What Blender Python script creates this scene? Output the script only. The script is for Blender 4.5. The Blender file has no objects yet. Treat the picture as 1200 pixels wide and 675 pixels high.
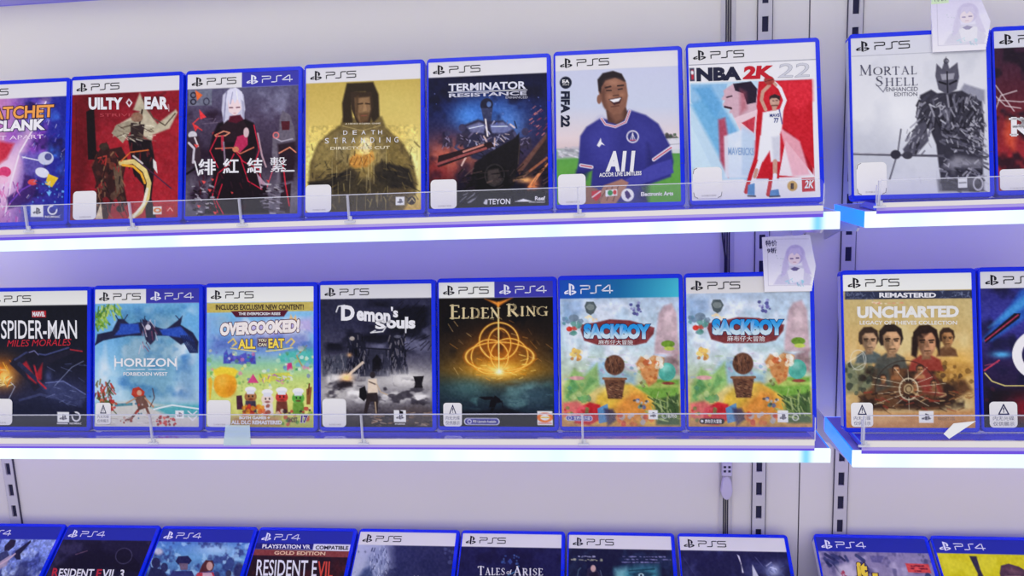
import bpy, bmesh, math, random
import numpy as np
from mathutils import Matrix, Vector

S = bpy.context.scene
COL = S.collection
# ------------------------------------------------------------------ camera
cd = bpy.data.cameras.new('camera'); cam = bpy.data.objects.new('camera', cd); COL.objects.link(cam)
cd.sensor_width = 36.0; cd.lens = 943.99 / 1200 * 36.0; cd.clip_start = 0.01
right, fwd, up = (0.9934, 0.1082, -0.0385), (-0.1132, 0.9795, -0.1667), (0.0196, 0.17, 0.9853)
m = Matrix.Identity(3)
for i in range(3):
    m[i][0] = right[i]; m[i][1] = up[i]; m[i][2] = -fwd[i]
m = m.to_quaternion().to_matrix().to_4x4(); m.translation = (0.11218, -0.85065, 0.05724)
cam.matrix_world = m
S.camera = cam
# ------------------------------------------------------------------ light and exposure
S.view_settings.view_transform = 'Standard'; S.view_settings.look = 'None'
S.view_settings.exposure = 0.0; S.view_settings.gamma = 1.0
S.view_settings.use_curve_mapping = False
W = bpy.data.worlds.new('shop_interior'); S.world = W; W.use_nodes = True
WORLD_COL, WORLD_STR = (0.98, 0.98, 1.0), 0.80
W.node_tree.nodes['Background'].inputs[0].default_value = (*WORLD_COL, 1)
W.node_tree.nodes['Background'].inputs[1].default_value = WORLD_STR
LED_STR = 1.08            # glowing shelf fronts
UNDER_STR = 5.0          # glow bars added below the shelves, and the lit rear edges
CEIL_W = 9.5              # shop ceiling light
S.cycles.max_bounces = 6; S.cycles.transparent_max_bounces = 16
S.cycles.caustics_reflective = False; S.cycles.caustics_refractive = False

def area(name, loc, rot, sx, sy, watts, col):
    l = bpy.data.lights.new(name, 'AREA'); l.shape = 'RECTANGLE'; l.size = sx; l.size_y = sy
    l.energy = watts; l.color = col
    o = bpy.data.objects.new(name, l); o.location = loc; o.rotation_euler = rot; COL.objects.link(o)
    return o
area('ceiling_light', (0.1, -1.7, 1.5), (math.radians(50), 0, 0), 2.4, 0.6, CEIL_W, (1.0, 0.97, 0.97))

# ------------------------------------------------------------------ helpers
def lin(c):
    c = np.asarray(c, float) / 255.0
    return np.where(c <= 0.04045, c / 12.92, ((c + 0.055) / 1.055) ** 2.4)

def tag(o, label=None, cat=None, group=None, kind=None):
    if label: o['label'] = label
    if cat: o['category'] = cat
    if group: o['group'] = group
    if kind: o['kind'] = kind
    return o

def mat(name, rgb, rough=0.5, spec=0.5, coat=0.0, trans=0.0, ior=1.45, metal=0.0, emit=None, estr=0.0, bump=None, alpha=1.0, mottle=0.0, mscale=8):
    mt = bpy.data.materials.new(name); mt.use_nodes = True
    nt = mt.node_tree; b = nt.nodes['Principled BSDF']
    c = lin(rgb)
    b.inputs['Base Color'].default_value = (*c, 1)
    b.inputs['Roughness'].default_value = rough; b.inputs['IOR'].default_value = ior
    b.inputs['Specular IOR Level'].default_value = spec
    b.inputs['Coat Weight'].default_value = coat; b.inputs['Metallic'].default_value = metal
    b.inputs['Transmission Weight'].default_value = trans; b.inputs['Alpha'].default_value = alpha
    if emit is not None:
        b.inputs['Emission Color'].default_value = (*lin(emit), 1); b.inputs['Emission Strength'].default_value = estr
    tc = nt.nodes.new('ShaderNodeTexCoord')
    if mottle:
        n = nt.nodes.new('ShaderNodeTexNoise'); n.inputs['Scale'].default_value = mscale; n.inputs['Detail'].default_value = 4
        r = nt.nodes.new('ShaderNodeMapRange'); r.inputs['To Min'].default_value = 1 - mottle; r.inputs['To Max'].default_value = 1.0
        x = nt.nodes.new('ShaderNodeMix'); x.data_type = 'RGBA'; x.blend_type = 'MULTIPLY'; x.inputs[0].default_value = 1
        x.inputs[6].default_value = (*c, 1)
        nt.links.new(tc.outputs['Object'], n.inputs['Vector']); nt.links.new(n.outputs['Fac'], r.inputs['Value'])
        nt.links.new(r.outputs[0], x.inputs[7]); nt.links.new(x.outputs[2], b.inputs['Base Color'])
    if bump:
        n = nt.nodes.new('ShaderNodeTexNoise'); n.inputs['Scale'].default_value = bump[0]
        bp = nt.nodes.new('ShaderNodeBump'); bp.inputs['Strength'].default_value = bump[1]; bp.inputs['Distance'].default_value = 0.001
        nt.links.new(tc.outputs['Object'], n.inputs['Vector']); nt.links.new(n.outputs['Fac'], bp.inputs['Height'])
        nt.links.new(bp.outputs[0], b.inputs['Normal'])
    return mt

def print_mat(name, rough, coat):
    mt = mat(name, (255, 255, 255), rough, 0.16, coat, bump=(60, 0.06))
    nt = mt.node_tree; b = nt.nodes['Principled BSDF']
    a = nt.nodes.new('ShaderNodeVertexColor'); a.layer_name = 'Col'
    nt.links.new(a.outputs['Color'], b.inputs['Base Color'])
    return mt

def clear_mat(name, tint, op, glossf):
    mt = bpy.data.materials.new(name); mt.use_nodes = True; nt = mt.node_tree
    nt.nodes.clear()
    out = nt.nodes.new('ShaderNodeOutputMaterial'); t = nt.nodes.new('ShaderNodeBsdfTransparent')
    g = nt.nodes.new('ShaderNodeBsdfGlossy'); d = nt.nodes.new('ShaderNodeBsdfDiffuse')
    t.inputs[0].default_value = (1, 1, 1, 1); g.inputs['Roughness'].default_value = 0.06
    d.inputs[0].default_value = (*lin(tint), 1)
    m1 = nt.nodes.new('ShaderNodeMixShader'); m2 = nt.nodes.new('ShaderNodeMixShader')
    m1.inputs[0].default_value = op; m2.inputs[0].default_value = glossf
    nt.links.new(t.outputs[0], m1.inputs[1]); nt.links.new(d.outputs[0], m1.inputs[2])
    nt.links.new(m1.outputs[0], m2.inputs[1]); nt.links.new(g.outputs[0], m2.inputs[2])
    nt.links.new(m2.outputs[0], out.inputs[0])
    return mt

M = {}
M['wall'] = mat('painted_steel_panel', (232, 225, 222), 0.45, 0.4, mottle=0.04, mscale=6)
M['seam'] = mat('panel_seam', (70, 66, 84), 0.7)
M['upright'] = mat('upright_steel', (208, 202, 208), 0.4, 0.5, mottle=0.05, mscale=14)
M['slot'] = mat('dark_void', (40, 38, 70), 0.8)
M['cable'] = mat('black_cable', (40, 34, 60), 0.5)
M['plug'] = mat('white_connector', (205, 195, 225), 0.4, mottle=0.08, mscale=60)
M['case'] = mat('blue_case_plastic', (2, 42, 232), 0.18, 0.25, coat=0.05, bump=(25, 0.08))
M['case_dark'] = mat('blue_case_latch', (10, 22, 170), 0.3)
M['print'] = print_mat('printed_cover', 0.36, 0.0)
M['ink'] = print_mat('printed_lettering', 0.42, 0.0)
M['sticker'] = mat('white_sticker', (246, 243, 243), 0.5, mottle=0.03, mscale=200)
M['clear'] = clear_mat('clear_acrylic', (200, 200, 255), 0.012, 0.03)
M['edge'] = clear_mat('acrylic_edge', (235, 235, 255), 0.55, 0.12)  # light caught by the clear edges is put into this whitish tint
M['post'] = clear_mat('acrylic_post', (235, 235, 255), 0.30, 0.10)
M['tape'] = clear_mat('clear_tape', (215, 240, 255), 0.45, 0.08)
M['seat'] = mat('acrylic_tray_seat', (72, 66, 225), 0.07, 0.7, coat=0.5, ior=1.6)  # blue mirrored from the cases is put into the base colour
M['rail_white'] = mat('tray_rail_white', (238, 232, 232), 0.3, 0.5, mottle=0.05, mscale=40)
M['rail_lilac'] = mat('tray_rail_lilac', (178, 160, 240), 0.25, 0.5)
M['rail_violet'] = mat('tray_rail_violet', (110, 78, 235), 0.25, 0.5)
M['shelf'] = mat('lilac_shelf_board', (150, 140, 235), 0.3, 0.5)
M['steel'] = mat('bracket_steel', (214, 208, 226), 0.35, 0.5, mottle=0.05, mscale=30)
M['guide'] = mat('blue_light_guide', (40, 120, 240), 0.15, 0.5, emit=(30, 135, 255), estr=0.9)
def under(name, col, k): return mat(name, (150, 140, 255), 0.4, emit=col, estr=UNDER_STR * k)
def led_mat(joint=None):
    """diffuser of the shelf light, faintly uneven along its length; bluer at the joint of two strips"""
    mt = mat('white_light_strip', (70, 80, 90), 0.3, 0.2, emit=(225, 248, 255), estr=LED_STR)
    nt = mt.node_tree; b = nt.nodes['Principled BSDF']
    tc = nt.nodes.new('ShaderNodeTexCoord'); n = nt.nodes.new('ShaderNodeTexNoise'); n.noise_dimensions = '1D'
    sx = nt.nodes.new('ShaderNodeSeparateXYZ'); nt.links.new(tc.outputs['Object'], sx.inputs[0])
    nt.links.new(sx.outputs[0], n.inputs['W']); n.inputs['Scale'].default_value = 14
    r = nt.nodes.new('ShaderNodeValToRGB'); r.color_ramp.elements[0].color = (*lin((222, 246, 252)), 1); r.color_ramp.elements[0].position = 0.3
    r.color_ramp.elements[1].color = (*lin((242, 252, 255)), 1); r.color_ramp.elements[1].position = 0.65
    nt.links.new(n.outputs['Fac'], r.inputs[0]); last = r.outputs[0]
    if joint is not None:
        q = nt.nodes.new('ShaderNodeMath'); q.operation = 'SUBTRACT'; q.inputs[1].default_value = joint; nt.links.new(sx.outputs[0], q.inputs[0])
        ab = nt.nodes.new('ShaderNodeMath'); ab.operation = 'ABSOLUTE'; nt.links.new(q.outputs[0], ab.inputs[0])
        mr = nt.nodes.new('ShaderNodeMapRange'); mr.interpolation_type = 'SMOOTHSTEP'
        mr.inputs['From Min'].default_value = 0.0; mr.inputs['From Max'].default_value = 0.009; mr.inputs['To Min'].default_value = 0.8; mr.inputs['To Max'].default_value = 0.0
        nt.links.new(ab.outputs[0], mr.inputs[0])
        x = nt.nodes.new('ShaderNodeMix'); x.data_type = 'RGBA'; x.inputs[7].default_value = (*lin((40, 190, 250)), 1)
        nt.links.new(mr.outputs[0], x.inputs[0]); nt.links.new(last, x.inputs[6]); last = x.outputs[2]
    nt.links.new(last, b.inputs['Emission Color'])
    return mt

class MB:
    def __init__(s): s.v = []; s.f = []; s.mi = []; s.mats = []
    def _m(s, m):
        if m not in s.mats: s.mats.append(m)
        return s.mats.index(m)
    def add(s, vs, fs, m):
        k = len(s.v); s.v += [tuple(v) for v in vs]; i = s._m(m)
        for f in fs: s.f.append(tuple(k + a for a in f)); s.mi.append(i)
    def box(s, x0, x1, y0, y1, z0, z1, m):
        vs = [(x, y, z) for x in (x0, x1) for y in (y0, y1) for z in (z0, z1)]
        s.add(vs, [(0, 1, 3, 2), (4, 6, 7, 5), (0, 4, 5, 1), (2, 3, 7, 6), (0, 2, 6, 4), (1, 5, 7, 3)], m)
    def prism(s, prof, x0, x1, m):          # closed profile in (y,z), run along x
        n = len(prof)
        vs = [(x0, *p) for p in prof] + [(x1, *p) for p in prof]
        s.add(vs, [tuple(range(n)), tuple(range(2 * n - 1, n - 1, -1))] + [(i, i + n, (i + 1) % n + n, (i + 1) % n) for i in range(n)], m)
    def plate(s, prof, y0, y1, m):          # closed profile in (x,z), thickness along y
        n = len(prof)
        vs = [(p[0], y0, p[1]) for p in prof] + [(p[0], y1, p[1]) for p in prof]
        s.add(vs, [tuple(range(n)), tuple(range(2 * n - 1, n - 1, -1))] + [(i, i + n, (i + 1) % n + n, (i + 1) % n) for i in range(n)], m)
    def tube(s, pts, r, m, seg=10):
        rings = []; pts = [Vector(p) for p in pts]
        for i, p in enumerate(pts):
            d = (pts[min(i + 1, len(pts) - 1)] - pts[max(i - 1, 0)]).normalized()
            a = d.orthogonal().normalized() if not rings else (pa - d * pa.dot(d)).normalized()
            pa = a; b = d.cross(a)
            rr = r[i] if isinstance(r, (list, tuple)) else r
            rings.append([p + (a * math.cos(t) + b * math.sin(t)) * rr for t in [2 * math.pi * k / seg for k in range(seg)]])
        vs = [v for q in rings for v in q]; n = seg
        fs = [(i * n + k, i * n + (k + 1) % n, (i + 1) * n + (k + 1) % n, (i + 1) * n + k) for i in range(len(pts) - 1) for k in range(n)]
        fs += [tuple(range(n))[::-1], tuple((len(pts) - 1) * n + k for k in range(n))]
        s.add(vs, fs, m)
    def build(s, name, parent=None, bevel=0, smooth=False):
        me = bpy.data.meshes.new(name); me.from_pydata(s.v, [], s.f)
        for mm in s.mats: me.materials.append(mm)
        me.polygons.foreach_set('material_index', s.mi)
        if smooth: me.polygons.foreach_set('use_smooth', [True] * len(me.polygons))
        bm = bmesh.new(); bm.from_mesh(me); bmesh.ops.recalc_face_normals(bm, faces=bm.faces)
        if bevel: bmesh.ops.bevel(bm, geom=bm.edges[:], offset=bevel, segments=2, affect='EDGES', clamp_overlap=True)
        bm.to_mesh(me); bm.free(); me.update()
        o = bpy.data.objects.new(name, me); COL.objects.link(o)
        if parent: o.parent = parent
        return o

def empty(name, loc=(0, 0, 0)):
    o = bpy.data.objects.new(name, None); o.location = loc; o.empty_display_size = 0.02; COL.objects.link(o)
    return o
# ------------------------------------------------------------------ setting
WY = 0.134                                    # face of the back panels
b = MB(); b.box(-1.25, 0.3497, WY, WY + 0.02, -0.75, 0.75, M['wall']); tag(b.build('wall_back'), kind='structure')
b = MB(); b.box(0.3513, 1.25, WY, WY + 0.02, -0.75, 0.75, M['wall']); tag(b.build('wall_back'), kind='structure')
b = MB(); b.box(0.3495, 0.3515, WY + 0.002, WY + 0.018, -0.75, 0.75, M['seam']); tag(b.build('trim_1'), kind='structure')

def slotted(x0, x1, z_ref, label):
    t = empty('slotted_upright', (x0, WY, -0.74))
    tag(t, label, 'shelf upright', None)
    w = x1 - x0; H = 1.48; pitch = 0.0312; b = MB()
    sx0, sx1 = w * 0.28, w * 0.74; y0, y1 = -0.003, -0.0002
    k0 = (z_ref + 0.74) % pitch
    zs = 0.0
    b.box(0, sx0, y0, y1, 0, H, M['upright']); b.box(sx1, w, y0, y1, 0, H, M['upright'])
    n = int(H / pitch) + 2
    for k in range(-1, n):                    # bridges between slots
        a = max(0, k0 + k * pitch + 0.0085); c = min(H, k0 + (k + 1) * pitch - 0.0085)
        if c > a: b.box(sx0, sx1, y0, y1, a, c, M['upright'])
    b.build('slotted_face', t)
    b = MB(); b.box(sx0, sx1, -0.0006, -0.0001, 0, H, M['slot']); b.build('channel_back', t)
    b = MB(); b.box(-0.0008, 0, -0.0022, -0.0001, 0, H, M['seam']); b.box(w, w + 0.0010, -0.0022, -0.0001, 0, H, M['seam'])
    b.build('edge_gap', t)
slotted(0.2930, 0.3086, -0.372, 'slotted steel upright on the back panel between the cable channel and the panel seam')
slotted(0.3920, 0.4077, -0.358, 'slotted steel upright behind the left ends of the right bay shelves')
slotted(-0.7268, -0.7112, -0.352, 'slotted steel upright seen at the far left below the middle shelf')

t = empty('cable_channel', (0.2602, WY, -0.74)); tag(t, 'narrow vertical cable channel with dark grooves between two raised steel edges', 'cable channel')
b = MB()
for x in (-0.0085, 0.0070): b.box(x, x + 0.0012, -0.0022, -0.0001, 0, 1.48, M['upright'])
b.box(-0.0073, -0.0034, -0.0012, -0.0001, 0, 1.48, M['upright']); b.box(0.0034, 0.0070, -0.0012, -0.0001, 0, 1.48, M['upright'])
b.build('channel_edge', t)
for x in (-0.0026, 0.0, 0.0026):
    b = MB(); b.box(x - 0.0007, x + 0.0007, -0.0016, -0.0001, 0, 1.48, M['cable']); b.build('groove_strip', t)
b = MB(); b.tube([(0.2530, WY - 0.006, -0.036), (0.2545, WY - 0.007, -0.055), (0.2572, WY - 0.0062, -0.075), (0.2596, WY - 0.005, -0.10)], 0.0013, M['cable'], 10)
tag(b.build('power_cable', smooth=True), 'thin dark power cable curving down from the top shelf beside the channel', 'cable')
t = empty('cable_connector', (0.2602, WY - 0.003, -0.362)); tag(t, 'pale oval cable connector hanging over the channel under the middle shelf', 'connector')
b = MB(); b.plate([(0.0075 * math.cos(a) * (1 if math.sin(a) < 0 else 0.85), (-0.006 + 0.016 * math.sin(a))) for a in [2 * math.pi * k / 24 for k in range(24)]], -0.008, 0.0, M['plug'])
b.build('oval_body', t, bevel=0.0008)
b = MB(); b.box(-0.0058, 0.0058, -0.0095, -0.0001, 0.0105, 0.028, M['plug']); b.build('plug_block', t, bevel=0.0006)
for x in (-0.0028, 0.0028):
    for z in (0.017, 0.0225):
        b = MB(); b.box(x - 0.0015, x + 0.0015, -0.0100, -0.0094, z - 0.0013, z + 0.0013, M['slot']); b.build('contact', t)

# ------------------------------------------------------------------ shelves with glowing fronts
def shelf(x0, x1, ztop, zbot, label, glow, joint=None, yb=0.072):
    t = empty('light_shelf', ((x0 + x1) / 2, yb, zbot)); tag(t, label, 'shelf', None)
    c = (x0 + x1) / 2; X0, X1 = x0 - c, x1 - c; YF = -0.035 - yb; h = ztop - zbot
    b = MB(); b.box(X0 + 0.0015, X1 - 0.0015, YF + 0.004, 0, 0.003, h, M['shelf']); b.build('shelf_board', t)
    b = MB(); b.box(X0, X1, YF, YF + 0.004, 0, h, led_mat(None if joint is None else joint - c)); b.build('light_strip', t)
    b = MB(); b.box(X0 + 0.004, X1 - 0.004, 0.050 - yb, 0.064 - yb, 0.0, 0.003, glow); b.build('added_glow_bar', t)  # glow bar added under the board to tint the wall
    b = MB(); b.box(X0, X0 + 0.0015, YF + 0.004, 0, 0.0, h, M['guide']); tag(b.build('side_cap', t), 'blue glowing acrylic side edge')
    b = MB(); b.box(X1 - 0.0015, X1, YF + 0.004, 0, 0.0, h, M['guide']); tag(b.build('side_cap', t), 'blue glowing acrylic side edge')
    b = MB(); b.box(X0, X1, 0, 0.0015, 0.002, h, GLOW_R if ztop < 0.1 else M['shelf']); tag(b.build('rear_edge', t), 'blue glowing rear edge' if ztop < 0.1 else None)
    for bx in ((X0 + 0.006, X1 - 0.006)):
        q = MB(); yw = WY - 0.0035 - yb
        q.prism([(yw, -0.030), (yw, h * 0.5), (0.0, h * 0.5), (0.0, -0.0006), (YF + 0.045, -0.0006), (YF + 0.040, -0.004), (YF + 0.045, -0.008), (0.0, -0.014)], bx - 0.0012, bx + 0.0012, M['steel'])
        q.build('bracket', t, bevel=0.0003)
    return t
GLOW_R = under('blue_rear_edge', (52, 96, 255), 0.55); GLOW_V = under('added_violet_glow', (140, 112, 196), 1.15); GLOW_L = under('added_lilac_glow', (208, 172, 232), 0.55); GLOW_W = under('added_white_glow', (248, 252, 205), 1.6)  # violet, lilac and white glows are added for the wall's tint
shelf(-1.02, 0.3425, -0.0125, -0.0296, 'upper shelf of the left bay with glowing white front edge', GLOW_V, joint=0.3215)
shelf(0.3665, 1.06, -0.0135, -0.0292, 'upper shelf of the right bay with glowing white front and blue side edge', GLOW_V)
shelf(-1.02, 0.3400, -0.2560, -0.2703, 'middle shelf of the left bay with glowing white front edge', GLOW_L, joint=0.3155)
shelf(0.3622, 1.06, -0.2580, -0.2750, 'middle shelf of the right bay with glowing white front and blue glowing side', GLOW_L)
shelf(-1.02, 0.3425, 0.2760, 0.2600, 'topmost shelf of the left bay, only its violet underside showing', GLOW_W, yb=0.132)
shelf(0.3665, 1.06, 0.2760, 0.2600, 'topmost shelf of the right bay, above the frame', GLOW_W, yb=0.132)

# display trays: a clear front lip on a pale rail, with an angled seat for the cases
def tray(x0, x1, zs, zw, z1, z2, z3, lip, posts, label, lean, ye):
    """zs seat height, z1 foot of the white rail, z2 of the lilac rail, z3 of the violet skirt"""
    zr = zs - 0.0072
    t = empty('display_tray', ((x0 + x1) / 2, 0.0, z3)); tag(t, label, 'display tray', None)
    c = (x0 + x1) / 2; X0, X1 = x0 - c, x1 - c
    z = zs - z3; tl = math.tan(lean); base = zr - z3
    b = MB(); b.prism([(-0.0338, base), (-0.0338, z - 0.0005), (ye - 0.002, z - 0.0005), (ye, z - 0.0002), (ye + 0.019, z - 0.0002 - 0.019 * tl), (ye + 0.0195, base)], X0, X1, M['seat']); b.build('angled_seat', t)
    b = MB(); b.box(X0, X1, -0.0362, -0.0339, z1 - z3, zw - z3, M['rail_white']); b.build('white_rail', t)
    b = MB(); b.box(X0, X1, -0.0364, -0.0352, z2 - z3, z1 - z3 - 0.0001, M['rail_lilac']); b.build('lilac_rail', t)
    b = MB(); b.box(X0, X1, -0.0362, -0.0352, 0.0, z2 - z3 - 0.0001, M['rail_violet']); b.build('violet_skirt', t)
    r = 0.004; zt = z + lip
    out = [(X0, zw - z3 + .0002), (X1, zw - z3 + .0002), (X1, zt - r)] + [(X1 - r + r * math.cos(a), zt - r + r * math.sin(a)) for a in (0.5, 1.0, 1.4)] + [(X0 + r, zt), (X0, zt - r)]
    b = MB(); b.plate(out, -0.0358, -0.0343, M['clear']); b.build('front_lip', t)
    b = MB(); b.box(X0 + r, X1 - r, -0.0359, -0.0342, zt, zt + 0.0008, M['edge']); b.build('lip_edge', t)
    for xx in (X0 - 0.0008, X1): b = MB(); b.box(xx, xx + 0.0008, -0.0359, -0.0342, z, zt - r, M['edge']); b.build('lip_edge', t)
    b = MB()
    yb = ye + 0.0205; b.prism([(yb, base), (yb + 0.07 * tl, z + 0.066), (yb + 0.0013 + 0.07 * tl, z + 0.066), (yb + 0.0013, base)], X0, X1, M['clear']); b.build('back_rest', t)
    for px in posts:
        q = MB(); x = px - c
        q.box(x - 0.0010, x + 0.0010, -0.0382, -0.0361, z - 0.002, zt + 0.0004, M['post'])
        q.box(x - 0.0012, x - 0.0008, -0.0384, -0.0363, z - 0.002, zt + 0.0004, M['edge'])
        q.box(x - 0.0050, x + 0.0062, -0.0390, -0.0365, z - 0.0042, z - 0.0022, M['edge'])
        q.box(x + 0.0005, x + 0.0030, -0.0388, -0.0365, z - 0.0022, z + 0.0025, M['edge'])
        tag(q.build('lip_clip', t), 'clear plastic clip')
    return t, c, z3
L1, L2 = math.radians(13.06), math.radians(11.07)
tray(-1.01, 0.3262, -0.0048, -0.0060, -0.0112, -0.0140, -0.0172, 0.0242, (-0.5098, -0.3891, -0.2663, -0.149, 0.0885), 'clear acrylic tray holding the upper left row of cases', L1, -0.0028)
tray(0.3760, 1.05, -0.0056, -0.0052, -0.0098, -0.0128, -0.0158, 0.0216, (0.3775,), 'clear acrylic tray holding the upper right row of cases', L1, -0.0028)
tape_on = tray(-1.01, 0.3235, -0.2466, -0.2452, -0.2515, -0.2545, -0.2568, 0.0288, (-0.3945, -0.1516, 0.0871), 'clear acrylic tray holding the middle left row of cases', L2, -0.0105)
label_on = tray(0.3700, 1.05, -0.2478, -0.2465, -0.2530, -0.2565, -0.2600, 0.0276, (0.3712,), 'clear acrylic tray holding the middle right row of cases', L2, -0.0105)
for (tr, c, z3), nm, lb, pr, mm in ((tape_on, 'tape_strip', 'cloudy tape', [(-0.3120, -0.2525), (-0.2800, -0.2525), (-0.2790, -0.2290), (-0.3070, -0.2290)], M['tape']),
                                    (label_on, 'folded_label', 'small folded white label', [(0.4480, -0.2385), (0.4535, -0.2435), (0.4780, -0.2250), (0.4570, -0.2275)], mat('folded_paper', (240, 240, 244), 0.5))):
    b = MB(); b.plate([(x - c, z - z3) for x, z in pr], -0.0371, -0.0366, mm); tag(b.build(nm, tr), lb)

# the bottom row lies on a sloping rack
t = empty('sloping_rack', (0, 0.06, -0.56)); tag(t, 'sloping rack under the bottom row of cases', 'rack', None)
b = MB(); b.box(-1.05, 0.3425, -0.10, 0.068, 0, 0.010, M['shelf']); b.box(0.3575, 1.06, -0.10, 0.068, 0, 0.010, M['shelf']); b.build('rack_shelf', t)
# ------------------------------------------------------------------ printed art, painted on the cover's own grid
IW, IH = 0.1285, 0.1605
def smooth(d, s): return np.clip(0.5 - d / max(s, 1e-6), 0, 1)
class Art:
    def __init__(s, TL, TR, BR, BL, nx=168, ny=210, w=IW, h=IH):
        s.hs = 1.0
        if abs(h - .078) < 1e-6:               # picture given for the upper part only: carry its frame on to the foot
            k = IH / h; BL = [TL[i] + (BL[i] - TL[i]) * k for i in (0, 1)]; BR = [TR[i] + (BR[i] - TR[i]) * k for i in (0, 1)]
            s.hs = 1 / k; h = IH; ny = 190; nx = 150
        s.q = [np.array(p, float) for p in (TL, TR, BR, BL)]; s.nx, s.ny, s.w, s.h = nx, ny, w, h
        u, v = np.meshgrid(np.linspace(0, 1, nx + 1), np.linspace(0, 1, ny + 1))
        s.u, s.v = u.ravel(), v.ravel()
        P = s.at(s.u, s.v); s.X, s.Y = P[0], P[1]
        s.c = np.zeros((len(s.X), 3)); s.px = (s.q[1][0] - s.q[0][0]) / nx; s.txt = []
    def at(s, u, v):
        a, b, c, d = s.q
        return [a[i] * (1 - u) * (1 - v) + b[i] * u * (1 - v) + c[i] * u * v + d[i] * (1 - u) * v for i in (0, 1)]
    def inv(s, X, Y):
        u = np.full_like(X, .5); v = np.full_like(X, .5); a, b, c, d = s.q
        for _ in range(6):
            P = s.at(u, v); ex, ey = X - P[0], Y - P[1]
            du = (b - a)[:, None] * (1 - v) + (c - d)[:, None] * v; dv = (d - a)[:, None] * (1 - u) + (c - b)[:, None] * u
            D = du[0] * dv[1] - du[1] * dv[0]
            u = u + (ex * dv[1] - ey * dv[0]) / D; v = v + (ey * du[0] - ex * du[1]) / D
        return u, v
    def mix(s, m, col, al=1.0):
        m = (m * al)[:, None]; s.c = s.c * (1 - m) + np.asarray(col, float) * m
    def f(s, col): s.c[:] = col
    def g(s, st, horiz=False, x0=None):
        K = s.X if horiz else s.Y; ys = [a[0] for a in st]
        s.c = np.stack([np.interp(K, ys, [a[1][i] for a in st]) for i in range(3)], 1)
    def sel(s, x0, y0, x1, y1): return np.nonzero((s.X > x0) & (s.X < x1) & (s.Y > y0) & (s.Y < y1))[0]
    def p(s, pts, col, al=1.0, sf=1.0):
        P = np.array(pts, float).reshape(-1, 2); sf *= s.px
        i = s.sel(P[:, 0].min() - sf, P[:, 1].min() - sf, P[:, 0].max() + sf, P[:, 1].max() + sf)
        if not len(i): return
        x, y = s.X[i], s.Y[i]; ins = np.zeros(len(i), bool); dd = np.full(len(i), 1e9)
        for k in range(len(P)):
            a, b = P[k], P[(k + 1) % len(P)]
            e = b - a; w0, w1 = x - a[0], y - a[1]; L = e @ e + 1e-9
            t = np.clip((w0 * e[0] + w1 * e[1]) / L, 0, 1); dd = np.minimum(dd, np.hypot(w0 - e[0] * t, w1 - e[1] * t))
            c = (a[1] > y) != (b[1] > y)
            xx = a[0] + (y - a[1]) * e[0] / (e[1] if abs(e[1]) > 1e-9 else 1e-9); ins ^= c & (x < xx)
        m = smooth(np.where(ins, -dd, dd), sf) * al
        s.c[i] = s.c[i] * (1 - m[:, None]) + np.asarray(col, float) * m[:, None]
    def l(s, pts, w, col, al=1.0):
        P = np.array(pts, float).reshape(-1, 2); sf = s.px
        i = s.sel(P[:, 0].min() - w - sf, P[:, 1].min() - w - sf, P[:, 0].max() + w + sf, P[:, 1].max() + w + sf)
        if not len(i): return
        x, y = s.X[i], s.Y[i]; dd = np.full(len(i), 1e9)
        for k in range(len(P) - 1):
            a, e = P[k], P[k + 1] - P[k]; w0, w1 = x - a[0], y - a[1]; t = np.clip((w0 * e[0] + w1 * e[1]) / (e @ e + 1e-9), 0, 1)
            dd = np.minimum(dd, np.hypot(w0 - e[0] * t, w1 - e[1] * t))
        m = smooth(dd - w / 2, sf) * al
        s.c[i] = s.c[i] * (1 - m[:, None]) + np.asarray(col, float) * m[:, None]
    def e(s, cx, cy, rx, ry, col, al=1.0, sf=1.0, rot=0):
        r = math.radians(rot); dx, dy = s.X - cx, s.Y - cy
        a, b = dx * math.cos(r) + dy * math.sin(r), -dx * math.sin(r) + dy * math.cos(r)
        d = (np.hypot(a / rx, b / ry) - 1) * min(rx, ry)
        s.mix(smooth(d, sf * s.px), col, al)
    def ring(s, cx, cy, rx, ry, w, col, al=1.0, rot=0):
        r = math.radians(rot); dx, dy = s.X - cx, s.Y - cy
        a, b = dx * math.cos(r) + dy * math.sin(r), -dx * math.sin(r) + dy * math.cos(r)
        d = np.abs((np.hypot(a / rx, b / ry) - 1) * min(rx, ry)) - w / 2
        s.mix(smooth(d, s.px), col, al)
    def w_(s, cx, cy, rx, ry, col, al=1.0):
        s.mix(np.exp(-((s.X - cx) / rx) ** 2 - ((s.Y - cy) / ry) ** 2), col, al)
    def noise(s, sc, seed, oct=3, ax=1.0):
        rg = np.random.RandomState(seed); out = 0; tot = 0
        for o in range(oct):
            k = sc / 2 ** o; x, y = (s.X - s.X.min()) / k / ax, (s.Y - s.Y.min()) / k
            n = int(max(x.max(), y.max())) + 3; G = rg.rand(n, n); xi, yi = x.astype(int), y.astype(int)
            fx, fy = x - xi, y - yi; fx, fy = fx * fx * (3 - 2 * fx), fy * fy * (3 - 2 * fy)
            val = (G[yi, xi] * (1 - fx) + G[yi, xi + 1] * fx) * (1 - fy) + (G[yi + 1, xi] * (1 - fx) + G[yi + 1, xi + 1] * fx) * fy
            out = out + val / 2 ** o; tot += 1 / 2 ** o
        return out / tot
    def n(s, sc, seed, amp=0.3, box=None, ax=1.0):                # brightness texture
        k = 1 + (s.noise(sc, seed, 3, ax) - 0.5) * 2 * amp
        if box is not None:
            m = np.zeros(len(s.X), bool); m[s.sel(*box)] = True; k = np.where(m, k, 1)
        s.c = np.clip(s.c * k[:, None], 0, 255)
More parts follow.
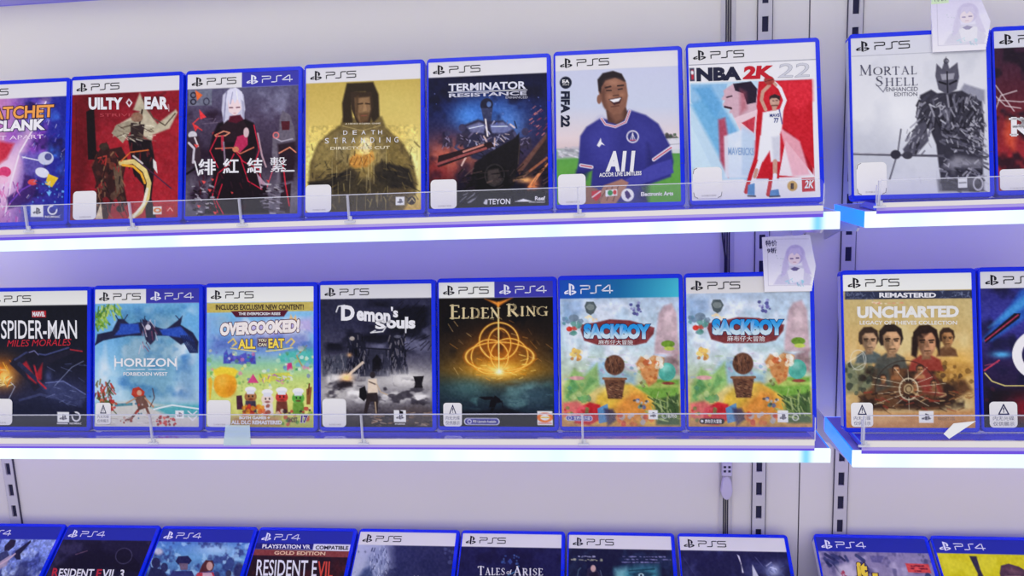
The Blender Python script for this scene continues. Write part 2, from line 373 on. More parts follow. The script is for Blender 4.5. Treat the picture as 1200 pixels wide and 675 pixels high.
    def cl(s, sc, seed, col, lo=0.5, hi=0.7, al=1.0, box=None, ax=1.0):   # cloud of one colour
        m = np.clip((s.noise(sc, seed, 3, ax) - lo) / (hi - lo), 0, 1)
        if box is not None:
            x0, y0, x1, y1 = box; f = 12 * s.px
            m = m * np.clip((s.X - x0) / f, 0, 1) * np.clip((x1 - s.X) / f, 0, 1) * np.clip((s.Y - y0) / f, 0, 1) * np.clip((y1 - s.Y) / f, 0, 1)
        s.mix(m, col, al)
    def st(s, k, box, ln, w, cols, seed, ang=(0, 360), al=0.8):    # strokes
        r = random.Random(seed)
        for _ in range(k):
            x, y = r.uniform(box[0], box[2]), r.uniform(box[1], box[3]); a = math.radians(r.uniform(*ang)); L = r.uniform(0.4, 1) * ln
            s.l([(x, y), (x + L * math.cos(a), y + L * math.sin(a))], w * r.uniform(0.6, 1.3), r.choice(cols), al)
    def bl(s, k, box, r0, cols, seed, al=0.8, asp=1.0):            # blobs
        r = random.Random(seed)
        for _ in range(k):
            q = r.uniform(0.5, 1) * r0
            s.p([(r.uniform(box[0], box[2]), r.uniform(box[1], box[3]))] * 0 + (lambda X, Y: [(X + q * asp * math.cos(t) * r.uniform(.7, 1.2), Y + q * math.sin(t) * r.uniform(.7, 1.2)) for t in [k2 * math.pi / 4 for k2 in range(8)]])(r.uniform(box[0], box[2]), r.uniform(box[1], box[3])), r.choice(cols), al)
    def header(s, kind, frac=0.105, grey=(238, 235, 238)):
        frac = frac * s.hs; s.head = (kind, frac)
        m = smooth((s.v - frac) * s.ny, 1)
        if kind == 'ps5': s.mix(m, grey)
        elif kind == 'ps4': s.mix(m, (38, 48, 168))
        elif kind == 'sky4':
            c = np.stack([np.interp(s.u, [0, .5, 1], [a, b_, c_]) for a, b_, c_ in ((20, 20, 70), (80, 110, 200), (190, 170, 220))], 1)
            s.c = s.c * (1 - m[:, None]) + c * m[:, None]
        else:
            s.mix(m, grey); s.mix(m * smooth((0.492 - s.u) * s.nx, 1), (62, 60, 178))
    # lettering jobs: (name, kind, data, corner box in picture coordinates, colour)
    def T(s, text, x0, y0, x1, y1, col, bold=0.0, slope=0.0, sh=0.0, name='title_lettering', rot=0, out=None, ow=0.05, serif=False):
        s.txt.append(dict(text=text, box=(x0, y0, x1, y1), col=col, bold=bold, slope=slope, sh=sh, name=name, rot=rot, out=out, ow=ow, serif=serif))
    def studio(s, x, y, w, h, col=(250, 248, 250), ink=(30, 28, 50)):
        s.p([(x, y), (x + w, y), (x + w, y + h), (x, y + h)], col)
        for sh in PSYM: s.p([(x + w * (.18 + .64 * a), y + h * (.78 - .56 * b_)) for a, b_ in sh], ink)

PSYM = [[(.40, 1), (.40, .08), (.56, .0), (.56, .80), (.62, .82), (.66, .76), (.66, .50), (.74, .46), (.84, .55), (.84, .72), (.74, .86), (.56, .95)],
        [(.0, .24), (.10, .36), (.36, .46), (.36, .36), (.19, .28), (.19, .23), (.36, .27), (.36, .16), (.08, .12)],
        [(.60, .42), (.86, .40), (1.0, .31), (.93, .19), (.60, .05), (.60, .16), (.79, .24), (.79, .29), (.60, .31)]]
def stroke_mesh(paths, w):
    V, F = [], []
    for P in paths:
        for (x0, y0), (x1, y1) in zip(P[:-1], P[1:]):
            dx, dy = x1 - x0, y1 - y0; L = math.hypot(dx, dy) + 1e-9; ux, uy = dx / L, dy / L
            ww = w; nx_, ny_ = -uy * ww / 2, ux * ww / 2; ex, ey = ux * ww / 2, uy * ww / 2
            k = len(V); V += [(x0 - ex + nx_, y0 - ey + ny_), (x1 + ex + nx_, y1 + ey + ny_), (x1 + ex - nx_, y1 + ey - ny_), (x0 - ex - nx_, y0 - ey - ny_)]
            F.append((k + 3, k + 2, k + 1, k))
    return V, F
G_P = [(0, 1), (.25, 1), (.29, .93), (.29, .62), (.25, .54), (.05, .54), (.01, .46), (.01, 0)]
G_S = [(.66, 1), (.55, 1), (.50, .92), (.50, .08), (.45, 0), (.33, 0)]
G_5 = [(1, 1), (.75, 1), (.71, .93), (.71, .62), (.75, .54), (.96, .54), (1, .46), (1, .08), (.96, 0), (.70, 0)]
G_4 = [(.95, 0), (.95, 1), (.90, 1), (.70, .34), (.72, .28), (1.03, .28)]
# a small roman letter set with thick stems, thin arms and foot serifs: (thick strokes, thin strokes, serif points, width)
def _arc(cx, cy, rx, ry, a0, a1, n=10): return [(cx + rx * math.cos(math.radians(a0 + (a1 - a0) * i / n)), cy + ry * math.sin(math.radians(a0 + (a1 - a0) * i / n))) for i in range(n + 1)]
SER = {
 'E': ([[(.14, 0), (.14, 1)]], [[(.0, 1), (.56, 1), (.56, .86)], [(.14, .52), (.44, .52)], [(.0, 0), (.58, 0), (.60, .16)]], [], .62),
 'L': ([[(.14, 0), (.14, 1)]], [[(.0, 0), (.54, 0), (.56, .18)]], [(.14, 1)], .58),
 'D': ([[(.14, 0), (.14, 1)], _arc(.30, .5, .40, .5, 50, -50)], [[(0, 1), (.30, 1)], _arc(.30, .5, .40, .5, 90, 50), [(0, 0), (.30, 0)], _arc(.30, .5, .40, .5, -50, -90)], [], .76),
 'N': ([[(.10, 1), (.68, 0)]], [[(.14, 0), (.14, 1)], [(.68, 0), (.68, 1)]], [(.14, 0), (.68, 1)], .80),
 'R': ([[(.14, 0), (.14, 1)], [(.30, .5), (.66, 0)], _arc(.32, .75, .24, .25, 60, -60)], [[(0, 1), (.32, 1)], [(.14, .5), (.34, .5)], [(.34, 1), (.44, .97)], [(.34, .5), (.44, .53)], [(.66, 0), (.74, 0)]], [(.14, 0)], .74),
 'I': ([[(.16, 0), (.16, 1)]], [], [(.16, 0), (.16, 1)], .34),
 'G': ([_arc(.44, .5, .42, .5, 140, 220), [(.74, 0.06), (.74, .40)]], [_arc(.44, .5, .42, .5, 140, 40), _arc(.44, .5, .42, .5, 220, 315), [(.58, .42), (.86, .42)], [(.76, .82), (.78, 1)]], [], .88),
 'M': ([[(.12, 1), (.46, .1)], [(.82, 0), (.82, 1)]], [[(.12, 0), (.12, 1)], [(.46, .1), (.80, 1)]], [(.12, 0), (.82, 0)], .96),
 'O': ([_arc(.42, .5, .40, .5, 140, 220), _arc(.42, .5, .40, .5, 40, -40)], [_arc(.42, .5, .40, .5, 140, 40), _arc(.42, .5, .40, .5, 220, 320)], [], .86),
 'T': ([[(.34, 0), (.34, 1)]], [[(0, .84), (0, 1), (.68, 1), (.68, .84)]], [(.34, 0)], .72),
 'A': ([[(.38, 1), (.68, 0)]], [[(.38, 1), (.10, 0)], [(.20, .36), (.56, .36)]], [(.10, 0), (.68, 0)], .80),
 'S': ([[(.12, .78), (.20, .60), (.42, .44), (.50, .26)]], [[(.52, .80), (.46, .98), (.28, 1.02), (.14, .92), (.12, .78)], [(.50, .26), (.44, .06), (.26, -.02), (.10, .04), (.06, .22)]], [], .60),
 'H': ([[(.14, 0), (.14, 1)], [(.66, 0), (.66, 1)]], [[(.14, .52), (.66, .52)]], [(.14, 0), (.14, 1), (.66, 0), (.66, 1)], .82),
 'F': ([[(.14, 0), (.14, 1)]], [[(.0, 1), (.54, 1), (.54, .84)], [(.14, .52), (.42, .52)]], [(.14, 0)], .56),
 'U': ([[(.14, 1), (.14, .25), (.24, .05), (.40, 0)]], [[(.40, 0), (.58, .06), (.64, .25), (.64, 1)]], [(.14, 1), (.64, 1)], .78)}
def serif_mesh(text, bold):
    V, F = [], []; x = 0
    for ch in text:
        small = ch.islower(); k = 0.78 if small else 1.0; c = ch.upper()
        if c not in SER: x += 0.35; continue
        th, tn, sf, w = SER[c]
        jobs = [(th, .17 + bold), (tn, .075 + bold * .7), ([[(a - .12, b_), (a + .12, b_)] for a, b_ in sf], .06 + bold * .5)]
        for paths, wd in jobs:
            if not paths: continue
            v, f_ = stroke_mesh(paths, wd); o = len(V)
            V += [(x + a * k, b_ * k) for a, b_ in v]; F += [tuple(o + i for i in q) for q in f_]
        x += (w + .16) * k
    return V, F
FONTC = {}
def font_mesh(text, bold):
    key = (text, bold)
    if key in FONTC: return FONTC[key]
    cu = bpy.data.curves.new('t', 'FONT'); cu.body = text; cu.offset = bold; cu.resolution_u = 3; cu.fill_mode = 'FRONT'
    o = bpy.data.objects.new('t', cu); COL.objects.link(o); bpy.context.view_layer.update()
    me = o.to_mesh(); V = [(v.co.x, v.co.y) for v in me.vertices]; F = [tuple(p.vertices) for p in me.polygons]
    o.to_mesh_clear(); bpy.data.objects.remove(o); bpy.data.curves.remove(cu)
    FONTC[key] = (V, F); return V, F
def norm(V):
    A = np.array(V, float); lo, hi = A.min(0), A.max(0); return (A - lo) / np.maximum(hi - lo, 1e-9)

def ink_mesh(name, parent, art, jobs, y=-0.0004):
    """jobs: (vertices 0..1, faces, box, colour, slope, shear, rot, layer) -> one mesh"""
    V, F, C = [], [], []
    for P, fs, box, col, slope, sh, rot, layer in jobs:
        if box[0] == 'uv':
            u = box[1] + P[:, 0] * (box[3] - box[1]); v = box[4] - P[:, 1] * (box[4] - box[2]); k = len(V)
            V += [(art.w * (a - 0.5), y - layer, art.h * (1 - b_)) for a, b_ in zip(u, v)]
            F += [tuple(k + i for i in f_) for f_ in fs]; C += [col] * len(u)
            continue
        x0, y0, x1, y1 = box
        if rot == 90: X = x1 - (1 - P[:, 1]) * (x1 - x0); Y = y0 + P[:, 0] * (y1 - y0)
        else: X = x0 + P[:, 0] * (x1 - x0); Y = y1 - P[:, 1] * (y1 - y0)
        X = X + sh * (y1 - Y); Y = Y + slope * (X - x0)
        u, v = art.inv(X, Y); k = len(V)
        keep = [f_ for f_ in fs if 0.004 < np.mean([u[i] for i in f_]) < 0.996]
        u = np.clip(u, 0.002, 0.998); v = np.clip(v, 0.002, 0.998)
        V += [(art.w * (a - 0.5), y - layer, art.h * (1 - b_)) for a, b_ in zip(u, v)]
        F += [tuple(k + i for i in f_) for f_ in keep]
        if isinstance(col[0], tuple): C += [tuple(col[0][c] + (col[1][c] - col[0][c]) * min(1, max(0, (h_ - .3) / .3)) for c in range(3)) for h_ in P[:, 1]]
        else: C += [col] * len(u)
    if not F: return None
    me = bpy.data.meshes.new(name); me.from_pydata(V, [], F)
    a = me.color_attributes.new('Col', 'FLOAT_COLOR', 'POINT')
    cc = np.ones((len(C), 4), np.float32); cc[:, :3] = lin(C); a.data.foreach_set('color', cc.ravel())
    me.materials.append(M['ink']); me.update()
    o = bpy.data.objects.new(name, me); COL.objects.link(o); o.parent = parent
    return o

def finish(art):
    c = art.c; m = c.mean(1, keepdims=True); c = m + (c - m) * 0.98                # press colours and grain
    k = getattr(art, 'con', 1.05); hd = (art.v <= art.head[1])[:, None] if getattr(art, 'head', None) else False
    c = np.where(hd, c, 112 + (c - 112) * k); c = np.minimum(c, 250)
    g = art.noise(3 * art.px, 77, 2) - 0.5
    t = np.clip(1 - np.abs(m - 120) / 130, 0.0, 1)
    if getattr(art, 'head', None): t = t * (art.v > art.head[1])[:, None]
    return c + g[:, None] * getattr(art, 'grain', 36) * t

def cover_mesh(name, art, parent, mask=None):
    nx, ny = art.nx, art.ny
    xs = art.w * (art.u - 0.5); zs = art.h * (1 - art.v)
    co = np.stack([xs, np.zeros_like(xs), zs], 1)
    i, j = np.meshgrid(np.arange(nx), np.arange(ny)); k = (j * (nx + 1) + i).ravel()
    q = np.stack([k, k + nx + 1, k + nx + 2, k + 1], 1)
    if mask is not None:
        cx = xs[q].mean(1); cz = zs[q].mean(1); q = q[mask(cx, cz)]
    me = bpy.data.meshes.new(name)
    me.vertices.add(len(co)); me.vertices.foreach_set('co', co.ravel().astype(np.float32))
    me.loops.add(q.size); me.loops.foreach_set('vertex_index', q.ravel().astype(np.int32))
    me.polygons.add(len(q)); me.polygons.foreach_set('loop_start', (np.arange(len(q)) * 4).astype(np.int32))
    me.update(calc_edges=True); me.validate()
    a = me.color_attributes.new('Col', 'FLOAT_COLOR', 'POINT')
    cc = np.ones((len(co), 4), np.float32); cc[:, :3] = lin(np.clip(finish(art), 0, 255)) * 0.97; a.data.foreach_set('color', cc.ravel())
    me.materials.append(M['print'])
    o = bpy.data.objects.new(name, me); COL.objects.link(o); o.parent = parent
    return o

def inks(art, cov, y=-0.0004):
    groups = {}
    for t in art.txt:
        fn = serif_mesh if t['serif'] else font_mesh
        if t['out'] is not None:
            V, F = fn(t['text'], t['bold'] + t['ow']); A = np.array(V); V0, _ = fn(t['text'], t['bold']); B = np.array(V0)
            P = (A - B.min(0)) / np.maximum(B.max(0) - B.min(0), 1e-9)
            groups.setdefault(t['name'], []).append((P, F, t['box'], t['out'], t['slope'], t['sh'], t['rot'], 0.0))
        V, F = fn(t['text'], t['bold'])
        groups.setdefault(t['name'], []).append((norm(V), F, t['box'], t['col'], t['slope'], t['sh'], t['rot'], 0.0002))
    for nme, jobs in groups.items(): ink_mesh(nme, cov, art, jobs, y)
    if not getattr(art, 'head', None): return
    kind, fr = art.head; jobs = []
    def logo(off, col, four):
        for sh in PSYM:
            b_ = ('uv', off + .036, fr * .18, off + .142, fr * .84)
            P = np.array(sh, float); jobs.append((P, [tuple(range(len(sh)))[::-1]], b_, col, 0, 0, 0, 0))
        b_ = ('uv', off + .178, fr * .32, off + .438, fr * .72)
        asp = .26 * IW / (fr * .40 * IH)
        V, F = stroke_mesh([[(a * asp, c) for a, c in g_] for g_ in (G_P, G_S, G_4 if four else G_5)], 0.15)
        P = np.array(V); P[:, 0] /= asp; jobs.append((P, F, b_, col, 0, 0, 0, 0.0001))
    if kind == 'ps5': logo(0, (24, 22, 34), False)
    elif kind in ('ps4', 'sky4'): logo(0, (238, 238, 250), True)
    else: logo(0, (24, 22, 34), False); logo(.497, (238, 238, 250), True)
    ink_mesh('console_logo', cov, art, jobs, y)
# ------------------------------------------------------------------ the covers (coordinates run over each printed sheet)
WHT = (240, 238, 242); BLK = (18, 16, 30)
def c_rift():
    a = Art((-140, 102), (210, 92), (200, 559), (-150, 568)); a.g([(-140, (235, 120, 150)), (20, (190, 130, 200)), (90, (70, 50, 160)), (210, (28, 40, 150))], True)
    a.cl(60, 3, (60, 110, 220), .5, .7, .9, (60, 150, 220, 560)); a.cl(45, 4, (150, 70, 190), .5, .7, .8, (-60, 140, 160, 380)); a.cl(40, 8, (30, 20, 80), .5, .68, .8, (60, 130, 220, 560))
    a.p([(130, 150), (150, 150), (70, 330), (20, 470), (-30, 560), (-90, 560), (-10, 420), (40, 300)], (236, 190, 226), .75, 14)
    a.l([(140, 160), (98, 250), (52, 330), (24, 430), (4, 540)], 5, (255, 240, 250), .9); a.w_(0, 390, 60, 90, (250, 225, 240), .8)
    a.p([(-20, 290), (34, 300), (10, 350), (-20, 370)], (206, 36, 60), .9, 6); a.e(2, 395, 22, 18, (222, 50, 110), .9); a.e(-5, 420, 20, 14, (250, 190, 220), .8)
    a.p([(55, 335), (115, 330), (140, 370), (120, 410), (80, 400)], (110, 96, 190), .8, 8); a.l([(62, 345), (140, 362)], 4, (230, 230, 250))
    a.e(140, 350, 26, 22, (206, 208, 232)); a.e(148, 345, 12, 12, (84, 84, 150)); a.e(128, 398, 24, 16, (226, 226, 242), 1, 1, 20); a.p([(148, 402), (182, 416), (160, 448), (138, 436)], (240, 200, 50), 1)
    a.p([(70, 405), (126, 425), (84, 500), (14, 520), (10, 480), (60, 450)], (64, 34, 110), .9, 4); a.e(96, 430, 16, 10, (226, 80, 80)); a.l([(20, 500), (60, 455), (88, 440)], 5, (120, 70, 190))
    a.l([(108, 430), (182, 458)], 5, (32, 50, 130)); a.st(60, (60, 160, 205, 555), 16, 2, [(200, 180, 255), (120, 180, 255), (255, 255, 255), (90, 40, 150)], 4, (100, 140), .6)
    a.bl(16, (95, 420, 200, 500), 4, [(120, 190, 255), (90, 160, 240)], 5); a.p([(142, 462), (160, 462), (151, 478)], (120, 190, 255)); a.st(70, (-140, 420, 60, 560), 22, 3, [(250, 150, 220), (220, 60, 160), (255, 230, 250), (130, 40, 150)], 6, (60, 130), .7)
    a.p([(60, 500), (210, 496), (204, 560), (60, 562)], (40, 60, 180), .35, 8)
    a.header('ps5'); a.studio(90, 506, 42, 40); a.ring(162, 523, 14, 14, 5, (250, 250, 255)); a.e(170, 515, 8, 8, (40, 60, 180), .9)
    a.T('RATCHET', -70, 176, 166, 219, (250, 168, 84), .03, -.03, 0.04, out=(50, 20, 60)); a.T('CLANK', -40, 222, 138, 260, (248, 244, 250), .05, -.03, 0.04, out=(46, 24, 80))
    a.T('RIFT APART', -60, 274, 132, 288, (246, 220, 250), .0, -.02); a.T('INSOMNIAC', 138, 542, 188, 549, WHT, .02, name='small_print'); return a
def c_redduel():
    a = Art((240, 97), (592, 72), (588, 543), (224, 552)); a.f((134, 22, 38)); a.cl(120, 2, (176, 34, 48), .35, .75, 1); a.w_(520, 500, 170, 150, (196, 40, 54), .8)
    a.p([(238, 135), (440, 130), (330, 175), (300, 360), (238, 560)], (96, 10, 24), .75, 20); a.p([(284, 198), (310, 185), (318, 355), (288, 355)], (22, 12, 20)); a.l([(250, 170), (250, 330)], 3, (100, 12, 26))
    a.p([(478, 160), (545, 130), (500, 190)], (40, 12, 20), .6, 6)
    # pale flying scarf and hair of the rear figure
    a.p([(462, 132), (486, 190), (520, 235), (580, 186), (586, 196), (560, 250), (505, 272), (500, 296), (455, 262), (400, 262), (372, 280), (380, 245), (430, 215), (462, 195), (440, 190)], (196, 184, 158), 1, 3)
    a.p([(385, 240), (440, 222), (470, 250), (430, 262), (405, 300), (390, 285), (368, 268)], (162, 150, 128)); a.l([(470, 150), (505, 215), (545, 240), (578, 200)], 4, (90, 76, 66)); a.l([(400, 250), (450, 236), (500, 262)], 4, (100, 84, 70)); a.l([(470, 190), (460, 240)], 6, (60, 42, 40))
    a.e(452, 214, 20, 16, (150, 112, 92)); a.p([(432, 232), (478, 238), (470, 300), (430, 292)], (54, 38, 40))
    a.p([(420, 275), (500, 290), (512, 360), (500, 480), (516, 548), (482, 548), (474, 440), (440, 400), (430, 330)], (28, 16, 26), 1, 2)
    # front dark red figure
    a.p([(300, 380), (322, 330), (350, 296), (362, 320), (400, 312), (420, 350), (404, 420), (420, 500), (400, 520), (378, 470), (352, 548), (312, 548), (318, 440)], (56, 26, 28), 1, 2)
    a.bl(16, (310, 330, 400, 420), 14, [(84, 40, 36), (34, 16, 22), (120, 60, 46), (70, 30, 30)], 8, .8); a.bl(12, (320, 420, 410, 520), 14, [(96, 70, 56), (40, 20, 24), (130, 24, 34), (70, 50, 44)], 9, .8)
    a.e(342, 312, 16, 12, (58, 42, 36)); a.p([(372, 380), (398, 372), (408, 460), (384, 470)], (108, 88, 70), .9); a.l([(322, 350), (350, 342), (346, 372)], 4, (180, 60, 50)); a.e(396, 515, 14, 12, (40, 22, 26))
    a.st(60, (306, 330, 410, 540), 24, 4, [(24, 14, 20), (110, 52, 40), (150, 110, 80), (60, 30, 30), (176, 40, 44)], 14, (50, 130), .75); a.st(36, (385, 240, 500, 290), 30, 3, [(232, 224, 200), (120, 104, 88), (90, 74, 62)], 15, (-30, 40), .7); a.st(30, (430, 290, 512, 420), 26, 4, [(60, 40, 50), (14, 8, 16), (120, 30, 40)], 16, (60, 120), .7)
    # curved yellow and white blades
    a.l([(398, 365), (440, 360), (478, 390), (492, 430), (486, 480), (462, 525), (430, 545)], 15, (232, 208, 130)); a.l([(404, 372), (440, 376), (466, 400), (478, 430)], 8, (236, 170, 50)); a.l([(486, 450), (474, 500), (440, 540)], 9, (244, 236, 210))
    a.l([(398, 360), (430, 330), (490, 322)], 4, (220, 110, 50)); a.l([(440, 345), (565, 448)], 4, (70, 40, 70)); a.l([(440, 342), (470, 366)], 6, (210, 200, 200)); a.p([(505, 350), (516, 362), (520, 400), (506, 380)], (220, 214, 210)); a.p([(310, 548), (330, 495), (336, 548)], (220, 200, 170))
    a.n(14, 3, .12); a.header('ps5'); a.p([(505, 508), (534, 507), (534, 533), (505, 534)], (240, 236, 226)); a.ring(520, 520, 10, 6, 4, (232, 130, 50)); a.p([(548, 506), (575, 505), (575, 531), (548, 532)], (196, 32, 44)); a.l([(553, 522), (562, 512), (570, 522)], 3, (240, 180, 170))
    a.T('UILTY', 293, 152, 406, 192, WHT, .05, -.02, 0.0); a.p([(416, 166), (426, 152), (438, 166), (427, 182)], WHT); a.p([(421, 166), (426, 158), (433, 166), (427, 175)], (120, 16, 32))
    a.T('EAR', 478, 146, 556, 188, WHT, .05, -.02); a.T('STRIVE', 330, 204, 440, 214, (190, 70, 80), 0, -.02); a.l([(556, 170), (557, 192)], 2, WHT); return a
def c_scarletred():
    a = Art((57, 84), (460, 75), (460, 588), (50, 592)); a.con = 1.2; a.g([(75, (104, 104, 132)), (250, (84, 72, 96)), (400, (60, 48, 66)), (520, (120, 112, 126)), (592, (96, 90, 104))])
    a.cl(70, 3, (150, 150, 176), .5, .75, .7, (240, 130, 470, 330)); a.cl(50, 5, (48, 30, 50), .45, .7, .9, (50, 200, 240, 590)); a.p([(60, 140), (146, 138), (146, 196), (60, 196)], (120, 124, 140), .8)
    for x, y in ((78, 158), (78, 182)): a.ring(x, y, 9, 9, 5, (52, 46, 62))
    a.p([(85, 140), (112, 158), (92, 178)], (228, 110, 60)); a.ring(126, 182, 10, 12, 4, (70, 66, 86)); a.p([(100, 210), (126, 238), (104, 246)], (226, 66, 72)); a.p([(74, 258), (98, 272), (86, 290)], (214, 60, 66)); a.l([(98, 242), (76, 262), (110, 285)], 4, (220, 70, 72)); a.e(162, 298, 14, 9, (214, 70, 74))
    a.l([(112, 262), (176, 258)], 3, (110, 96, 116)); a.l([(120, 246), (150, 244)], 3, (100, 86, 106)); a.l([(160, 244), (150, 262)], 3, (110, 96, 116))
    # left small pale figure
    a.e(76, 302, 16, 14, (200, 196, 204)); a.p([(56, 310), (100, 306), (110, 400), (56, 420)], (66, 50, 62)); a.l([(62, 330), (82, 350), (78, 400)], 8, (196, 190, 200)); a.l([(84, 312), (96, 342)], 6, (210, 200, 206)); a.l([(56, 440), (120, 400)], 8, (30, 18, 30))
    # right hooded figure
    a.p([(404, 220), (430, 236), (444, 280), (452, 330), (440, 420), (436, 585), (410, 585), (404, 500), (396, 585), (374, 585), (386, 440), (366, 380), (368, 310), (392, 290), (392, 250)], (110, 102, 116), 1, 2)
    a.p([(398, 258), (430, 258), (428, 290), (402, 290)], (88, 34, 48)); a.p([(386, 340), (452, 330), (444, 470), (400, 480)], (44, 26, 40), .9, 4); a.p([(400, 490), (436, 480), (432, 585), (394, 585)], (54, 34, 48)); a.ring(380, 308, 10, 10, 4, (230, 120, 120)); a.l([(392, 372), (430, 352), (452, 370)], 4, (244, 150, 120)); a.l([(405, 400), (415, 480), (430, 560)], 4, (210, 50, 70)); a.l([(380, 320), (400, 330), (440, 322)], 4, (180, 172, 186)); a.l([(340, 520), (380, 400)], 3, (220, 90, 110))
    # central figure with pale hair and dark red coat
    a.p([(170, 260), (250, 240), (300, 262), (318, 330), (304, 400), (350, 500), (356, 585), (120, 585), (150, 460), (160, 400), (135, 370), (150, 300)], (34, 20, 34), 1, 3)
    a.p([(175, 275), (205, 250), (260, 250), (286, 290), (250, 330), (200, 330)], (50, 30, 44), .9); a.p([(240, 310), (276, 300), (278, 340), (248, 370), (226, 350)], (180, 50, 92)); a.e(272, 296, 10, 18, (206, 180, 184))
    a.p([(182, 215), (186, 160), (214, 134), (244, 140), (262, 165), (268, 215), (256, 250), (232, 258), (204, 250), (190, 262)], (196, 194, 212), 1, 2); a.l([(200, 150), (190, 252)], 6, (150, 148, 176)); a.l([(258, 160), (262, 246)], 7, (166, 164, 188)); a.p([(204, 176), (250, 174), (254, 212), (232, 238), (208, 220)], (232, 206, 208)); a.p([(212, 236), (250, 232), (262, 250), (236, 262), (206, 256)], (92, 24, 50), 1, 2)
    a.p([(198, 176), (204, 144), (232, 132), (256, 150), (262, 184), (252, 176), (248, 196), (240, 172), (230, 192), (222, 172), (212, 200), (206, 178), (200, 214)], (212, 210, 226), 1, 1.5); a.l([(222, 150), (214, 192)], 3, (150, 146, 178)); a.l([(236, 146), (240, 176)], 3, (236, 234, 246)); a.l([(211, 206), (222, 206)], 4, (90, 44, 66)); a.l([(236, 206), (247, 205)], 4, (90, 44, 66)); a.l([(226, 226), (234, 226)], 1.5, (170, 90, 100))
    a.l([(158, 304), (190, 290), (212, 296), (196, 306), (160, 308)], 4, (226, 150, 120)); a.p([(180, 305), (190, 305), (192, 360), (182, 360)], (196, 60, 84), .9); a.e(234, 356, 12, 10, (196, 130, 96)); a.l([(160, 352), (222, 350), (250, 372), (300, 350)], 4, (212, 120, 96))
    for P in ([(236, 366), (262, 400), (320, 430), (330, 480)], [(228, 372), (210, 410), (170, 440), (150, 520), (170, 580)], [(250, 380), (280, 470), (330, 500)], [(300, 270), (320, 360), (300, 420), (312, 440)], [(170, 300), (140, 360), (170, 420)], [(185, 480), (165, 540), (190, 585)]): a.l(P, 3.5, (212, 40, 72))
    a.l([(314, 300), (330, 380), (345, 420)], 6, (180, 150, 160)); a.p([(310, 440), (345, 480), (326, 500)], (190, 160, 176), .9); a.l([(190, 330), (196, 410)], 6, (140, 122, 140))
    a.st(46, (70, 470, 160, 590), 18, 5, [(170, 168, 176), (60, 40, 56), (30, 20, 30), (196, 190, 196)], 5, (-30, 40), .8); a.st(60, (320, 480, 400, 590), 22, 5, [(150, 146, 156), (90, 84, 96), (186, 180, 186), (50, 36, 50)], 6, (-15, 25), .8)
    a.st(40, (100, 400, 300, 560), 24, 4, [(60, 34, 48), (24, 12, 24), (90, 26, 44)], 7, (50, 130), .7)
    r = random.Random(3)
    for x, y in ((150, 462), (140, 500), (100, 556), (160, 580), (118, 470), (352, 470), (222, 510), (90, 340)): q = r.uniform(5, 10); a.p([(x - q, y - q * .6), (x + q, y - q * .2), (x, y + q)], (226, 84, 84))
    a.header('combo'); a.T('緋', 98, 388, 162, 446, WHT, .02); a.T('紅', 188, 388, 246, 442, WHT, .02); a.T('結', 276, 388, 332, 442, WHT, .02); a.T('繫', 360, 386, 420, 440, WHT, .0); a.l([(84, 396), (98, 446)], 5, WHT); a.l([(400, 436), (446, 436)], 5, WHT); return a
